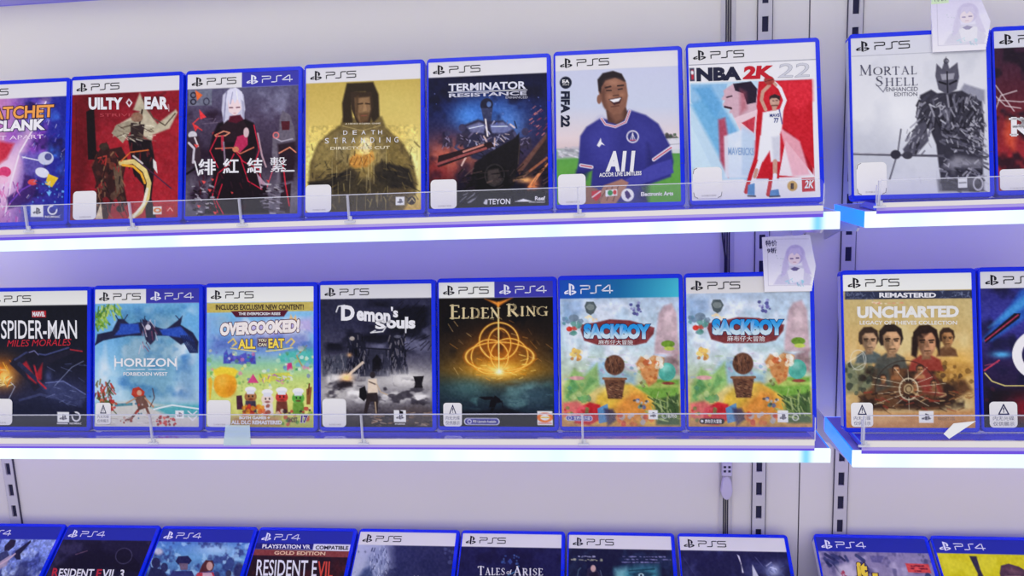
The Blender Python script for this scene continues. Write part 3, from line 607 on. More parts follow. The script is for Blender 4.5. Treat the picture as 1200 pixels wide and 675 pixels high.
def c_goldman():
    a = Art((22, 65), (438, 47), (442, 578), (28, 578)); a.grain = 18; a.g([(47, (196, 168, 78)), (250, (220, 192, 104)), (420, (228, 194, 98)), (580, (212, 168, 84))])
    a.w_(60, 420, 60, 110, (250, 238, 140), .9); a.w_(420, 420, 50, 120, (252, 244, 160), .9); a.w_(330, 200, 140, 90, (226, 208, 120), .5)
    a.p([(36, 510), (42, 400), (72, 330), (110, 296), (152, 268), (158, 244), (300, 240), (316, 280), (370, 330), (408, 390), (430, 480), (424, 520), (376, 580), (36, 580)], (116, 98, 58), 1, 4)
    a.p([(60, 360), (120, 300), (140, 330), (110, 430), (60, 430)], (150, 130, 76), .9, 6); a.p([(330, 320), (390, 380), (414, 460), (350, 450), (310, 380)], (132, 112, 62), .9, 6); a.p([(140, 300), (200, 292), (300, 296), (320, 400), (180, 420), (130, 380)], (134, 118, 78), .8, 6)
    # hood and head
    a.p([(172, 118), (268, 114), (288, 160), (292, 240), (270, 262), (250, 220), (262, 170), (240, 150), (200, 152), (190, 200), (196, 262), (160, 262), (156, 190)], (50, 38, 26), 1, 3)
    a.p([(186, 150), (262, 150), (270, 200), (258, 262), (210, 262), (190, 210)], (60, 44, 32)); a.p([(202, 172), (256, 168), (260, 214), (248, 252), (222, 262), (206, 232)], (146, 112, 78), 1, 3); a.p([(204, 168), (216, 160), (214, 250), (206, 236)], (84, 60, 40), .9, 3)
    a.l([(214, 194), (230, 192)], 5, (58, 40, 26)); a.l([(242, 192), (256, 194)], 5, (58, 40, 26)); a.p([(234, 196), (242, 196), (246, 218), (232, 220)], (170, 132, 92), .9); a.p([(216, 226), (254, 224), (250, 258), (224, 262)], (96, 68, 44), .8, 3); a.l([(226, 236), (246, 235)], 3, (150, 84, 66))
    a.p([(154, 262), (200, 262), (250, 268), (300, 256), (300, 288), (220, 306), (150, 290)], (118, 100, 62), 1, 3); a.l([(160, 272), (230, 290), (296, 272)], 3, (170, 150, 96))
    # sleeves, hands and glow
    a.p([(36, 470), (120, 460), (190, 420), (220, 440), (190, 500), (60, 530)], (40, 34, 32), 1, 4); a.p([(300, 400), (270, 420), (280, 470), (350, 510), (420, 500), (400, 430)], (44, 38, 34), 1, 4); a.st(26, (60, 420, 200, 520), 40, 4, [(70, 60, 48), (24, 20, 22), (110, 90, 50)], 3, (-40, 10), .7); a.st(26, (270, 410, 410, 510), 40, 4, [(70, 60, 48), (24, 20, 22), (96, 80, 50)], 4, (10, 60), .7)
    a.w_(236, 380, 46, 52, (255, 214, 110), .8); a.p([(184, 392), (206, 372), (232, 380), (268, 362), (276, 392), (250, 420), (206, 424), (186, 414)], (206, 146, 66), 1, 3); a.e(242, 346, 25, 30, (250, 214, 130)); a.e(244, 340, 15, 20, (255, 238, 190), 1, 8)
    for x in (196, 214, 232, 250): a.l([(x, 384), (x - 12, 412)], 3, (140, 88, 40))
    a.p([(36, 520), (140, 500), (150, 580), (36, 580)], (70, 60, 44), .9, 6); a.p([(140, 460), (330, 470), (340, 580), (140, 580)], (60, 52, 40), .85, 8); a.p([(330, 500), (410, 500), (372, 560), (330, 570)], (90, 74, 50), .9, 5)
    a.n(9, 3, .22, (30, 270, 430, 580)); a.st(60, (50, 330, 420, 570), 34, 5, [(92, 76, 46), (60, 50, 36), (150, 128, 74), (44, 38, 32)], 19, (30, 150), .55); a.st(22, (120, 300, 330, 560), 90, 1.6, [(210, 190, 120), (230, 210, 150)], 6, (88, 92), .6); a.st(30, (40, 300, 410, 560), 30, 3, [(180, 160, 96), (60, 50, 34)], 8, (40, 130), .6)
    a.p([(36, 540), (60, 535), (90, 580), (36, 580)], (190, 160, 80), .8, 5)
    a.header('ps5'); a.studio(352, 530, 31, 30); a.e(408, 545, 15, 15, (60, 52, 50)); a.l([(398, 550), (410, 536), (418, 548)], 3, (220, 200, 150))
    for t, x in (('D', 162), ('E', 196), ('A', 228), ('T', 262), ('H', 288)): a.T(t, x, 289, x + (15 if t != 'H' else 14), 304, WHT, 0, -.0)
    for t, x in zip('STRANDING', (96, 128, 160, 192, 226, 260, 292, 318, 346)): a.T(t, x, 316 + (-1), x + (14 if t != 'I' else 3), 334, WHT, 0)
    a.T("DIRECTOR'S CUT", 116, 346, 330, 357, (236, 224, 190), .02); a.T('A HIDEO KOJIMA GAME', 168, 262, 296, 269, (226, 214, 190), .02, name='small_print'); return a
def c_bluewar():
    a = Art((20, 72), (445, 60), (453, 588), (28, 600)); a.con = 1.25; a.g([(60, (20, 20, 46)), (250, (36, 44, 90)), (400, (60, 50, 76)), (500, (40, 32, 46)), (600, (26, 26, 40))])
    a.w_(170, 270, 60, 50, (90, 150, 226), .9); a.w_(300, 300, 70, 70, (110, 160, 230), .8); a.w_(235, 250, 90, 60, (70, 120, 200), .6); a.w_(90, 420, 90, 70, (226, 120, 90), .8); a.w_(230, 400, 70, 50, (190, 120, 90), .6); a.w_(60, 470, 70, 40, (150, 60, 60), .7)
    a.cl(60, 3, (24, 24, 50), .5, .7, .8); a.cl(40, 6, (150, 90, 80), .58, .8, .6, (30, 350, 250, 480))
    # armoured figure
    a.e(232, 228, 23, 24, (44, 44, 66)); a.p([(212, 240), (254, 240), (248, 290), (222, 290)], (66, 70, 100)); a.e(240, 226, 8, 10, (96, 120, 170))
    a.p([(150, 300), (200, 280), (232, 288), (290, 284), (330, 318), (350, 360), (320, 420), (250, 440), (180, 420), (150, 380), (140, 340)], (58, 56, 80), 1, 3)
    a.st(46, (150, 285, 340, 430), 34, 5, [(190, 190, 220), (40, 36, 54), (120, 110, 140), (230, 200, 190), (30, 26, 40)], 3, (20, 160), .8); a.l([(228, 280), (236, 340)], 5, (240, 220, 220))
    a.p([(160, 306), (206, 290), (228, 300), (222, 330), (176, 326)], (120, 122, 158), .9, 3); a.p([(244, 300), (290, 290), (326, 316), (300, 330), (252, 330)], (116, 122, 164), .9, 3); a.l([(170, 312), (220, 302)], 3, (214, 220, 246)); a.l([(250, 306), (306, 306)], 3, (206, 216, 250)); a.st(40, (170, 330, 310, 420), 22, 3, [(170, 170, 204), (30, 28, 44), (90, 90, 120), (220, 200, 196)], 13, (0, 60), .8); a.l([(142, 350), (120, 380), (150, 400)], 9, (80, 76, 104)); a.l([(330, 330), (352, 372)], 10, (84, 82, 112))
    a.p([(46, 432), (56, 440), (60, 410), (250, 360), (260, 378), (150, 420), (60, 452)], (52, 34, 42)); a.l([(50, 442), (140, 412), (230, 384)], 9, (150, 84, 84)); a.l([(150, 396), (220, 372)], 7, (190, 130, 120))
    # flanking figures
    for x, y, q in ((92, 330, .8), (145, 310, 1), (370, 326, 1)): a.e(x, y, 13 * q, 14 * q, (70, 66, 94)); a.p([(x - 24 * q, y + 60 * q), (x - 20 * q, y + 22 * q), (x + 20 * q, y + 20 * q), (x + 26 * q, y + 60 * q)], (64, 56, 76), .9, 3); a.st(8, (x - 16, y + 10, x + 16, y + 50), 16, 3, [(150, 140, 170), (40, 34, 48)], int(x), (0, 180))
    # great dark beams to the right and a hooded figure below
    a.p([(330, 350), (348, 330), (352, 400), (330, 520), (170, 520), (190, 440), (240, 400)], (34, 30, 38), 1, 2); a.p([(360, 470), (445, 340), (448, 400), (380, 500)], (56, 46, 52), 1, 2); a.p([(340, 460), (445, 330), (445, 350), (350, 480)], (120, 84, 70), .8, 2); a.l([(360, 486), (446, 420)], 8, (150, 96, 74)); a.l([(350, 370), (345, 440)], 4, (70, 60, 60)); a.l([(380, 530), (446, 440)], 10, (230, 150, 100), .9); a.l([(330, 500), (380, 470)], 8, (90, 70, 64))
    a.p([(205, 470), (262, 440), (300, 455), (320, 530), (330, 560), (210, 560), (190, 540)], (24, 22, 28), 1, 3); a.p([(236, 462), (276, 456), (290, 500), (264, 520), (238, 506)], (74, 66, 66), 1, 3); a.ring(262, 480, 34, 38, 5, (64, 60, 62), .8); a.l([(250, 476), (278, 474)], 4, (30, 26, 30))
    a.w_(372, 498, 30, 10, (255, 190, 120), .9); a.w_(400, 520, 20, 26, (250, 150, 90), .8); a.st(70, (120, 460, 446, 560), 46, 4, [(20, 18, 24), (70, 60, 62), (110, 90, 84), (30, 26, 32)], 9, (-60, 10), .8); a.st(20, (380, 240, 446, 340), 18, 3, [(230, 140, 130), (150, 70, 90)], 10, (-50, -20)); a.bl(14, (40, 180, 440, 300), 3, [(140, 150, 210), (90, 110, 190)], 4)
    a.p([(30, 540), (450, 530), (453, 592), (30, 602)], (28, 28, 44), .8, 8); a.p([(30, 420), (100, 470), (100, 540), (34, 560)], (120, 44, 50), .5, 12)
    a.header('ps5'); a.T('TERMINATOR', 94, 150, 372, 178, (226, 226, 240), .03, -.02); a.l([(94, 181), (375, 176)], 3, WHT); a.T('RESISTANCE', 96, 186, 374, 200, (206, 206, 224), .03, -.02); a.T('ENHANCED', 300, 198, 378, 207, (190, 190, 210), 0, name='small_print')
    a.T('TEYON', 240, 564, 318, 584, WHT, .02, -.01, name='publisher_logo'); a.p([(222, 580), (230, 566), (238, 566), (236, 584), (228, 584)], WHT, .8); a.T('Reef', 405, 555, 441, 570, WHT, .03, name='publisher_logo'); a.p([(334, 574), (364, 564), (400, 574)], WHT); a.T('ENTERTAINMENT', 384, 573, 441, 579, WHT, 0, name='small_print'); a.st(12, (134, 550, 190, 580), 24, 2.5, [(150, 150, 160)], 3, (-50, -20)); return a
def c_soccer():
    a = Art((30, 75), (455, 58), (465, 573), (37, 587)); a.grain = 12; a.g([(60, (206, 208, 232)), (250, (206, 212, 232)), (360, (232, 214, 216)), (395, (222, 200, 202)), (398, (90, 160, 80)), (470, (104, 172, 74)), (590, (96, 170, 70))])
    a.p([(37, 396), (140, 386), (140, 424), (37, 430)], (190, 186, 200), .9, 4); a.st(40, (37, 388, 130, 425), 12, 5, [(230, 228, 236), (150, 150, 160), (206, 196, 206)], 3, (0, 20), .7); a.bl(16, (400, 342, 456, 362), 9, [(70, 66, 70), (104, 96, 96), (60, 84, 60)], 3); a.p([(400, 362), (462, 358), (462, 410), (430, 410)], (224, 224, 232), .9); a.l([(380, 384), (462, 378)], 2, (160, 160, 170))
    a.cl(60, 5, (84, 150, 66), .5, .7, .6, (37, 430, 465, 585))
    navy, nl, nd = (52, 52, 136), (72, 72, 168), (34, 34, 98); skin, sd = (142, 96, 78), (88, 56, 48)
    a.p([(118, 352), (140, 320), (190, 290), (230, 300), (288, 262), (345, 280), (388, 310), (430, 388), (440, 440), (430, 490), (330, 526), (352, 580), (150, 580), (160, 470), (104, 490), (96, 520), (112, 440)], navy, 1, 3)
    a.p([(190, 300), (240, 330), (230, 470), (170, 440), (140, 360)], nl, .55, 20); a.p([(300, 280), (390, 340), (360, 440), (300, 380)], nl, .4, 20); a.p([(352, 380), (372, 440), (340, 500), (320, 560), (350, 580), (350, 520)], nd, .8, 10); a.p([(104, 470), (150, 470), (140, 500), (100, 530)], nd, .7, 6)
    a.l([(120, 452), (158, 458)], 12, (226, 222, 236)); a.l([(121, 452), (158, 458)], 4, (190, 60, 80)); a.l([(372, 432), (432, 390)], 12, (230, 226, 240)); a.l([(372, 432), (432, 391)], 4, (200, 60, 80))
    # neck and head
    a.p([(208, 262), (276, 250), (286, 284), (250, 312), (214, 304)], sd, 1, 2); a.p([(216, 272), (268, 262), (266, 296), (240, 306)], skin, .8, 6)
    a.l([(192, 292), (206, 312), (240, 320), (276, 304), (290, 266)], 9, (228, 224, 238)); a.l([(192, 292), (206, 312), (240, 320), (276, 304), (290, 266)], 3, (196, 70, 90))
    a.p([(182, 200), (180, 160), (200, 138), (232, 130), (262, 140), (278, 170), (284, 214), (278, 250), (258, 276), (232, 278), (204, 258), (192, 234)], skin, 1, 2); a.e(184, 226, 8, 16, skin)
    a.p([(182, 196), (178, 158), (196, 136), (232, 128), (262, 138), (276, 164), (272, 166), (240, 152), (206, 162), (192, 184), (190, 206)], (40, 30, 36), 1, 2)
    a.p([(190, 200), (204, 180), (206, 240), (214, 266), (200, 250)], sd, .7, 6); a.e(236, 168, 22, 10, (186, 134, 108), .8, 8); a.e(222, 218, 12, 9, (178, 124, 98), .8, 6); a.e(264, 210, 9, 9, (178, 124, 98), .8, 6)
    a.l([(206, 186), (224, 182)], 5, (44, 28, 30)); a.l([(248, 180), (268, 178)], 5, (44, 28, 30)); a.l([(210, 196), (226, 196)], 4, (40, 26, 30)); a.l([(250, 192), (264, 190)], 4, (40, 26, 30)); a.p([(236, 186), (244, 186), (252, 212), (232, 214)], (142, 96, 78), .9); a.l([(232, 214), (252, 212)], 3, (70, 42, 40))
    a.p([(216, 226), (264, 218), (256, 240), (236, 246)], (70, 34, 38)); a.p([(220, 228), (260, 221), (252, 233), (234, 237)], (244, 240, 244)); a.l([(226, 252), (252, 248)], 4, (100, 62, 54))
    # arms and hands
    a.p([(362, 452), (432, 430), (440, 476), (330, 516), (280, 524), (276, 500)], nl, 1, 2); a.p([(200, 520), (262, 498), (286, 510), (270, 540), (240, 584), (190, 586), (180, 556)], (176, 128, 112), 1, 2); a.l([(212, 530), (192, 560)], 4, (120, 80, 70)); a.l([(230, 526), (210, 570)], 4, (120, 80, 70)); a.l([(250, 522), (232, 572)], 4, (120, 80, 70)); a.p([(136, 520), (176, 530), (196, 560), (180, 586), (120, 586)], (150, 104, 92), .95, 3)
    a.p([(176, 384), (190, 358), (192, 372), (204, 384), (192, 380), (184, 390)], WHT)
    a.e(300, 354, 22, 22, (212, 206, 226)); a.e(300, 354, 17, 17, (52, 56, 130)); a.l([(300, 342), (300, 366)], 4, (214, 200, 220)); a.l([(290, 366), (310, 366)], 3, (214, 90, 110)); a.l([(300, 344), (292, 364)], 2, WHT); a.l([(300, 344), (308, 364)], 2, WHT)
    a.p([(158, 540), (190, 536), (190, 556), (174, 574), (158, 560)], (200, 40, 60)); a.l([(160, 560), (188, 540)], 4, WHT); a.p([(206, 536), (246, 532), (246, 554), (206, 558)], WHT); a.e(222, 545, 9, 9, (40, 150, 80)); a.e(238, 543, 6, 8, (210, 50, 60)); a.e(282, 552, 22, 22, WHT); a.p([(272, 542), (280, 536), (288, 544), (294, 556), (284, 566), (276, 560)], (66, 40, 120))
    a.header('ps5'); a.e(67, 168, 21, 21, (20, 26, 50)); a.T('EA', 55, 158, 80, 170, WHT, .04, name='publisher_logo'); a.T('SPORTS', 56, 173, 79, 178, WHT, 0, name='publisher_logo'); a.T('FIFA 22', 50, 198, 82, 322, (22, 28, 54), .055, rot=90); a.T('A11', 206, 404, 302, 474, WHT, .055, -.02, .1, name='shirt_print'); a.T('ACCOR LIVE LIMITLESS', 184, 478, 330, 492, WHT, .03, -.05, name='shirt_print'); a.T('Electronic Arts', 328, 542, 438, 556, WHT, .03, -.03, name='publisher_logo'); return a
def c_hoops():
    a = Art((47, 72), (410, 50), (432, 500), (50, 520)); a.f((238, 236, 240)); a.p([(52, 176), (402, 158), (412, 440), (420, 448), (50, 462)], (196, 222, 240))
    a.p([(250, 168), (402, 160), (414, 446), (220, 452)], (206, 24, 44)); a.p([(52, 180), (160, 176), (140, 250), (110, 300), (52, 230)], (150, 196, 232)); a.p([(52, 240), (160, 440), (220, 452), (150, 300), (90, 220)], (110, 178, 224), .9, 6); a.p([(52, 300), (52, 420), (120, 440)], (206, 230, 246)); a.p([(60, 190), (110, 184), (200, 330), (180, 350)], (84, 160, 216), .7, 6); a.p([(300, 170), (402, 164), (404, 220), (360, 260)], (226, 40, 60), .9, 8); a.p([(330, 330), (412, 420), (414, 446), (310, 440)], (240, 230, 236)); a.p([(320, 300), (360, 330), (410, 420), (410, 436), (330, 340)], (176, 16, 36)); a.p([(310, 300), (370, 340), (400, 436), (350, 442)], (240, 180, 194), .9, 3)
    # shouting profile
    a.p([(148, 196), (176, 176), (228, 170), (244, 200), (246, 250), (240, 300), (226, 320), (196, 280), (178, 276), (172, 262), (164, 262), (168, 250), (150, 246), (146, 238), (152, 226), (142, 222), (150, 208)], (214, 176, 190), 1, 2); a.p([(176, 176), (228, 168), (246, 190), (242, 230), (216, 236), (206, 204), (182, 196)], (40, 26, 50)); a.p([(196, 190), (214, 200), (216, 250), (196, 266)], (176, 80, 96), .6, 6); a.l([(152, 244), (170, 248)], 6, (60, 20, 40)); a.l([(158, 216), (172, 212)], 4, (60, 30, 50)); a.p([(178, 276), (246, 250), (240, 340), (204, 330)], (236, 206, 216)); a.p([(200, 290), (240, 270), (236, 320)], (204, 60, 80)); a.p([(132, 282), (152, 276), (160, 330), (160, 450), (136, 400)], (196, 50, 70), .8, 4)
    a.p([(148, 330), (200, 310), (240, 330), (232, 450), (150, 450)], (228, 234, 246), .9, 3); a.p([(200, 300), (240, 320), (236, 450), (200, 440)], (188, 210, 236), .8, 4)
    # player with raised ball, red outline shadow
    red = (204, 20, 40); w, wd = (238, 238, 244), (200, 202, 218); sk = (206, 158, 140)
    a.l([(272, 180), (250, 240), (262, 300), (250, 370), (226, 440), (212, 490)], 12, red); a.l([(300, 390), (288, 440), (278, 496)], 12, red)
    a.p([(262, 258), (322, 246), (318, 300), (310, 330), (256, 330)], w, 1, 2); a.p([(254, 326), (312, 324), (312, 400), (286, 402), (282, 370), (262, 402), (246, 396)], w, 1, 2); a.p([(288, 330), (312, 326), (312, 396), (294, 400)], wd, .7, 4)
    a.l([(270, 250), (258, 222), (262, 198), (280, 180)], 10, sk); a.l([(316, 250), (326, 222), (312, 188), (296, 172)], 10, w); a.l([(300, 178), (290, 168)], 8, sk); a.e(280, 165, 15, 13, (170, 66, 60)); a.l([(268, 168), (292, 162)], 1.6, (80, 20, 30))
    a.e(296, 226, 14, 17, (208, 164, 146)); a.p([(280, 222), (282, 210), (296, 204), (312, 210), (312, 224), (302, 216), (288, 216)], (50, 32, 40)); a.l([(288, 238), (304, 237)], 4, (110, 70, 60)); a.l([(290, 224), (294, 224)], 2, (60, 30, 40)); a.l([(300, 223), (305, 223)], 2, (60, 30, 40)); a.p([(288, 240), (304, 240), (300, 252), (290, 254)], sk)
    a.l([(254, 400), (240, 440)], 13, w); a.l([(240, 440), (230, 470)], 12, w); a.l([(298, 400), (298, 440)], 13, sk); a.l([(298, 440), (294, 480)], 12, w); a.l([(244, 426), (238, 446)], 10, sk); a.p([(218, 470), (238, 464), (238, 500), (216, 498)], (80, 140, 196)); a.p([(284, 484), (308, 480), (312, 500), (282, 500)], (80, 140, 196)); a.l([(218, 502), (240, 502)], 4, (30, 30, 60)); a.l([(282, 502), (312, 500)], 4, (30, 30, 60)); a.l([(310, 250), (318, 290)], 3, (60, 60, 130))
    a.p([(50, 462), (206, 454), (206, 516), (50, 520)], (240, 238, 240), .96); a.p([(310, 446), (420, 440), (426, 500), (316, 504)], (240, 238, 240), .96)
    a.e(349, 470, 15, 15, (206, 166, 96)); a.T('1', 344, 462, 353, 479, (60, 34, 30), .03, name='publisher_logo'); a.p([(376, 447), (414, 444), (416, 483), (378, 486)], (202, 30, 48)); a.T('2K', 384, 453, 411, 476, WHT, .03, -.05, .15, name='publisher_logo')
    a.header('ps5'); a.l([(50, 123), (412, 101)], 1.5, (90, 90, 110)); a.p([(50, 132), (64, 131), (65, 170), (51, 171)], (60, 60, 90)); a.p([(55, 138), (61, 136), (62, 164), (56, 166)], (200, 40, 60)); a.e(58, 145, 4, 6, WHT)
    a.T('NBA', 70, 131, 200, 171, (30, 32, 60), .06, -.045); a.T('2K', 204, 124, 292, 163, (200, 26, 46), .06, -.045, .12); a.T('22', 306, 116, 394, 156, (212, 212, 222), .0, -.045, .12, out=(150, 150, 168), ow=.012)
    a.T('MAVERICKS', 160, 362, 236, 384, (150, 180, 220), .02, name='shirt_print'); a.T('77', 294, 274, 308, 288, (60, 70, 140), .03, name='shirt_print'); a.T('MAVS', 282, 262, 310, 272, (60, 70, 140), .02, -.05, name='shirt_print'); return a
def c_greyknight():
    a = Art((90, 95), (455, 88), (456, 503), (90, 515)); a.grain = 20; a.g([(90, (222, 222, 230)), (300, (228, 228, 234)), (400, (214, 216, 226)), (515, (224, 224, 230))]); a.cl(80, 3, (200, 202, 214), .45, .7, .8); a.p([(90, 390), (190, 340), (240, 380), (200, 420), (90, 430)], (196, 198, 210), .4, 24); a.w_(220, 300, 70, 60, (240, 240, 244), .8)
    D, G1, G2 = (56, 54, 68), (104, 102, 118), (160, 158, 172)
    a.p([(395, 222), (448, 240), (448, 275), (400, 262), (380, 244)], (150, 150, 168), 1, 3)
    a.p([(264, 300), (276, 250), (306, 236), (322, 246), (388, 240), (440, 270), (446, 330), (440, 400), (438, 500), (330, 500), (322, 440), (316, 380), (300, 340), (268, 330)], D, 1, 2)
    a.st(110, (268, 248, 445, 330), 34, 5, [G1, (36, 34, 46), G2, (70, 68, 84)], 3, (60, 150), .85); a.st(90, (325, 330, 440, 500), 26, 5, [G1, (34, 32, 44), (130, 128, 144), (80, 78, 94)], 4, (0, 40), .85)
    a.st(60, (268, 250, 445, 480), 16, 3.5, [(206, 206, 216), (180, 178, 190)], 33, (20, 160), .8)
    a.p([(318, 200), (322, 168), (336, 182), (348, 150), (356, 182), (378, 166), (382, 204), (374, 236), (350, 250), (326, 236)], (90, 88, 104), 1, 1.5); a.p([(332, 196), (370, 194), (366, 210), (336, 212)], G2); a.l([(328, 216), (346, 222)], 5, (30, 28, 40)); a.l([(356, 222), (374, 214)], 5, (30, 28, 40)); a.l([(350, 190), (350, 244)], 4, (40, 38, 52)); a.ring(348, 162, 6, 6, 2.5, (60, 58, 72))
    a.p([(290, 320), (262, 330), (244, 370), (226, 392), (234, 412), (264, 404), (296, 370)], (84, 82, 98), 1, 2); a.st(30, (240, 330, 292, 400), 16, 4, [G2, (40, 38, 50), G1], 7, (100, 150)); a.st(80, (395, 320, 448, 400), 8, 3.5, [G2, (60, 58, 72), (190, 188, 200)], 8, (20, 70))
    a.l([(92, 404), (230, 408), (340, 410)], 6, (90, 88, 102)); a.l([(92, 402), (200, 404)], 2.5, (190, 188, 200)); a.l([(222, 340), (212, 400), (188, 472)], 4.5, (110, 108, 122)); a.e(206, 406, 14, 12, (54, 52, 66)); a.e(238, 408, 14, 10, (64, 62, 76)); a.e(352, 408, 16, 10, (58, 56, 70))
    a.p([(316, 470), (440, 470), (440, 503), (320, 503)], (70, 68, 80), .7, 4); a.cl(30, 9, (120, 118, 130), .5, .7, .7, (318, 400, 445, 503)); a.p([(372, 468), (396, 467), (396, 492), (372, 493)], (232, 232, 236)); a.l([(375, 480), (393, 479)], 3, (120, 120, 130)); a.ring(425, 482, 12, 16, 4, (196, 194, 204))
    a.p([(365, 410), (438, 420), (436, 440), (330, 440)], (190, 188, 200), .5, 6)
    a.header('ps5', .107, (226, 226, 236)); a.l([(92, 143), (455, 136)], 1, (160, 160, 176))
    a.T('Mortal', 112, 166, 268, 196, (96, 96, 116), -.04, .0, serif=True); a.T('Shell', 156, 197, 270, 225, (96, 96, 116), -.04, 0, serif=True); a.l([(160, 222), (176, 240), (186, 224)], 2, (90, 90, 110)); a.T('ENHANCED', 184, 228, 270, 239, (96, 96, 116), .0); a.T('EDITION', 206, 242, 268, 252, (96, 96, 116), 0); return a
def c_maroon():
    a = Art((470, 77), (838, 70), (838, 497), (480, 505)); a.g([(77, (52, 36, 62)), (250, (90, 34, 50)), (400, (160, 40, 50)), (505, (176, 50, 58))]); a.cl(50, 3, (206, 60, 56), .5, .72, .8, (470, 300, 838, 505)); a.cl(40, 5, (30, 20, 36), .5, .7, .8)
    a.p([(505, 310), (530, 330), (522, 400), (500, 380), (494, 350)], (226, 90, 60), .8, 8)
    for P in ([(480, 262), (540, 268), (640, 262)], [(474, 222), (500, 260), (522, 292)], [(472, 290), (488, 250), (530, 238)], [(472, 250), (500, 278), (540, 285)]): a.l(P, 3, (226, 214, 214), .8)
    a.header('ps5', .107, (226, 226, 236)); a.T('R', 508, 308, 566, 362, WHT, .06, serif=True); return a
def c_redhero():
    a = Art((-52, 60), (298, 58), (288, 505), (-58, 508)); a.g([(60, (14, 16, 30)), (300, (20, 22, 44)), (420, (40, 42, 76)), (505, (18, 20, 38))]); a.p([(-58, 430), (60, 420), (200, 380), (290, 400), (290, 505), (-58, 505)], (26, 30, 58), .8, 20); a.w_(210, 390, 60, 34, (84, 90, 150), .5)
    # dark abstract swinging shape with red patches, orange burst at left
    a.w_(-6, 330, 60, 50, (236, 130, 30), .95); a.w_(8, 345, 26, 26, (255, 220, 120), .95); a.st(30, (-40, 295, 40, 375), 30, 3, [(255, 190, 60), (250, 120, 20), (255, 240, 170)], 3, (100, 260), .8)
    a.p([(40, 280), (70, 270), (96, 300), (130, 282), (260, 246), (276, 252), (200, 282), (150, 306), (140, 370), (110, 390), (92, 360), (60, 330), (26, 300)], (30, 28, 50), 1, 2); a.p([(70, 300), (84, 290), (112, 340), (140, 296), (136, 350), (116, 366), (90, 346)], (176, 34, 50), .9, 3); a.l([(236, 252), (276, 258)], 4, (176, 40, 56)); a.l([(60, 300), (150, 380), (280, 412)], 14, (40, 44, 76)); a.p([(130, 370), (200, 350), (286, 400), (270, 440), (170, 410)], (56, 62, 104), 1, 5); a.l([(150, 362), (210, 356), (284, 398)], 4, (110, 120, 176), .8); a.l([(60, 420), (130, 400), (190, 412)], 8, (70, 76, 120), .7); a.l([(96, 262), (150, 270), (230, 246)], 5, (70, 78, 128), .9); a.l([(110, 300), (124, 356), (150, 380)], 6, (196, 40, 56), .9); a.l([(44, 286), (84, 262), (112, 266)], 6, (60, 66, 110), .9); a.e(108, 278, 20, 26, (26, 24, 44), 1, 3, -15); a.l([(94, 262), (112, 256), (126, 270)], 3, (120, 120, 170)); a.st(26, (150, 300, 286, 440), 40, 2, [(90, 100, 150), (40, 44, 80), (130, 140, 190)], 15, (-30, 40), .6); a.l([(180, 372), (240, 310), (280, 290)], 2, (160, 170, 210), .7); a.l([(20, 420), (44, 375), (30, 362)], 2, (200, 210, 240), .8); a.w_(160, 340, 10, 20, (90, 100, 160), .6)
    a.header('ps5', .105, (252, 250, 240)); a.p([(105, 124), (154, 124), (154, 146), (105, 146)], (190, 34, 48)); a.T('MARVEL', 108, 127, 151, 143, WHT, .04, name='publisher_logo'); a.T('SPIDER-MAN', -2, 155, 260, 217, WHT, .01); a.T('MILES MORALES', 18, 221, 236, 243, (196, 36, 56), .0, -.02, .25)
    a.studio(188, 457, 40, 34); a.l([(188, 495), (222, 495)], 4, WHT); a.ring(252, 472, 13, 14, 5, WHT); a.e(244, 464, 7, 7, (26, 28, 50)); a.T('INSOMNIAC', 230, 491, 270, 497, WHT, .02, name='small_print'); return a
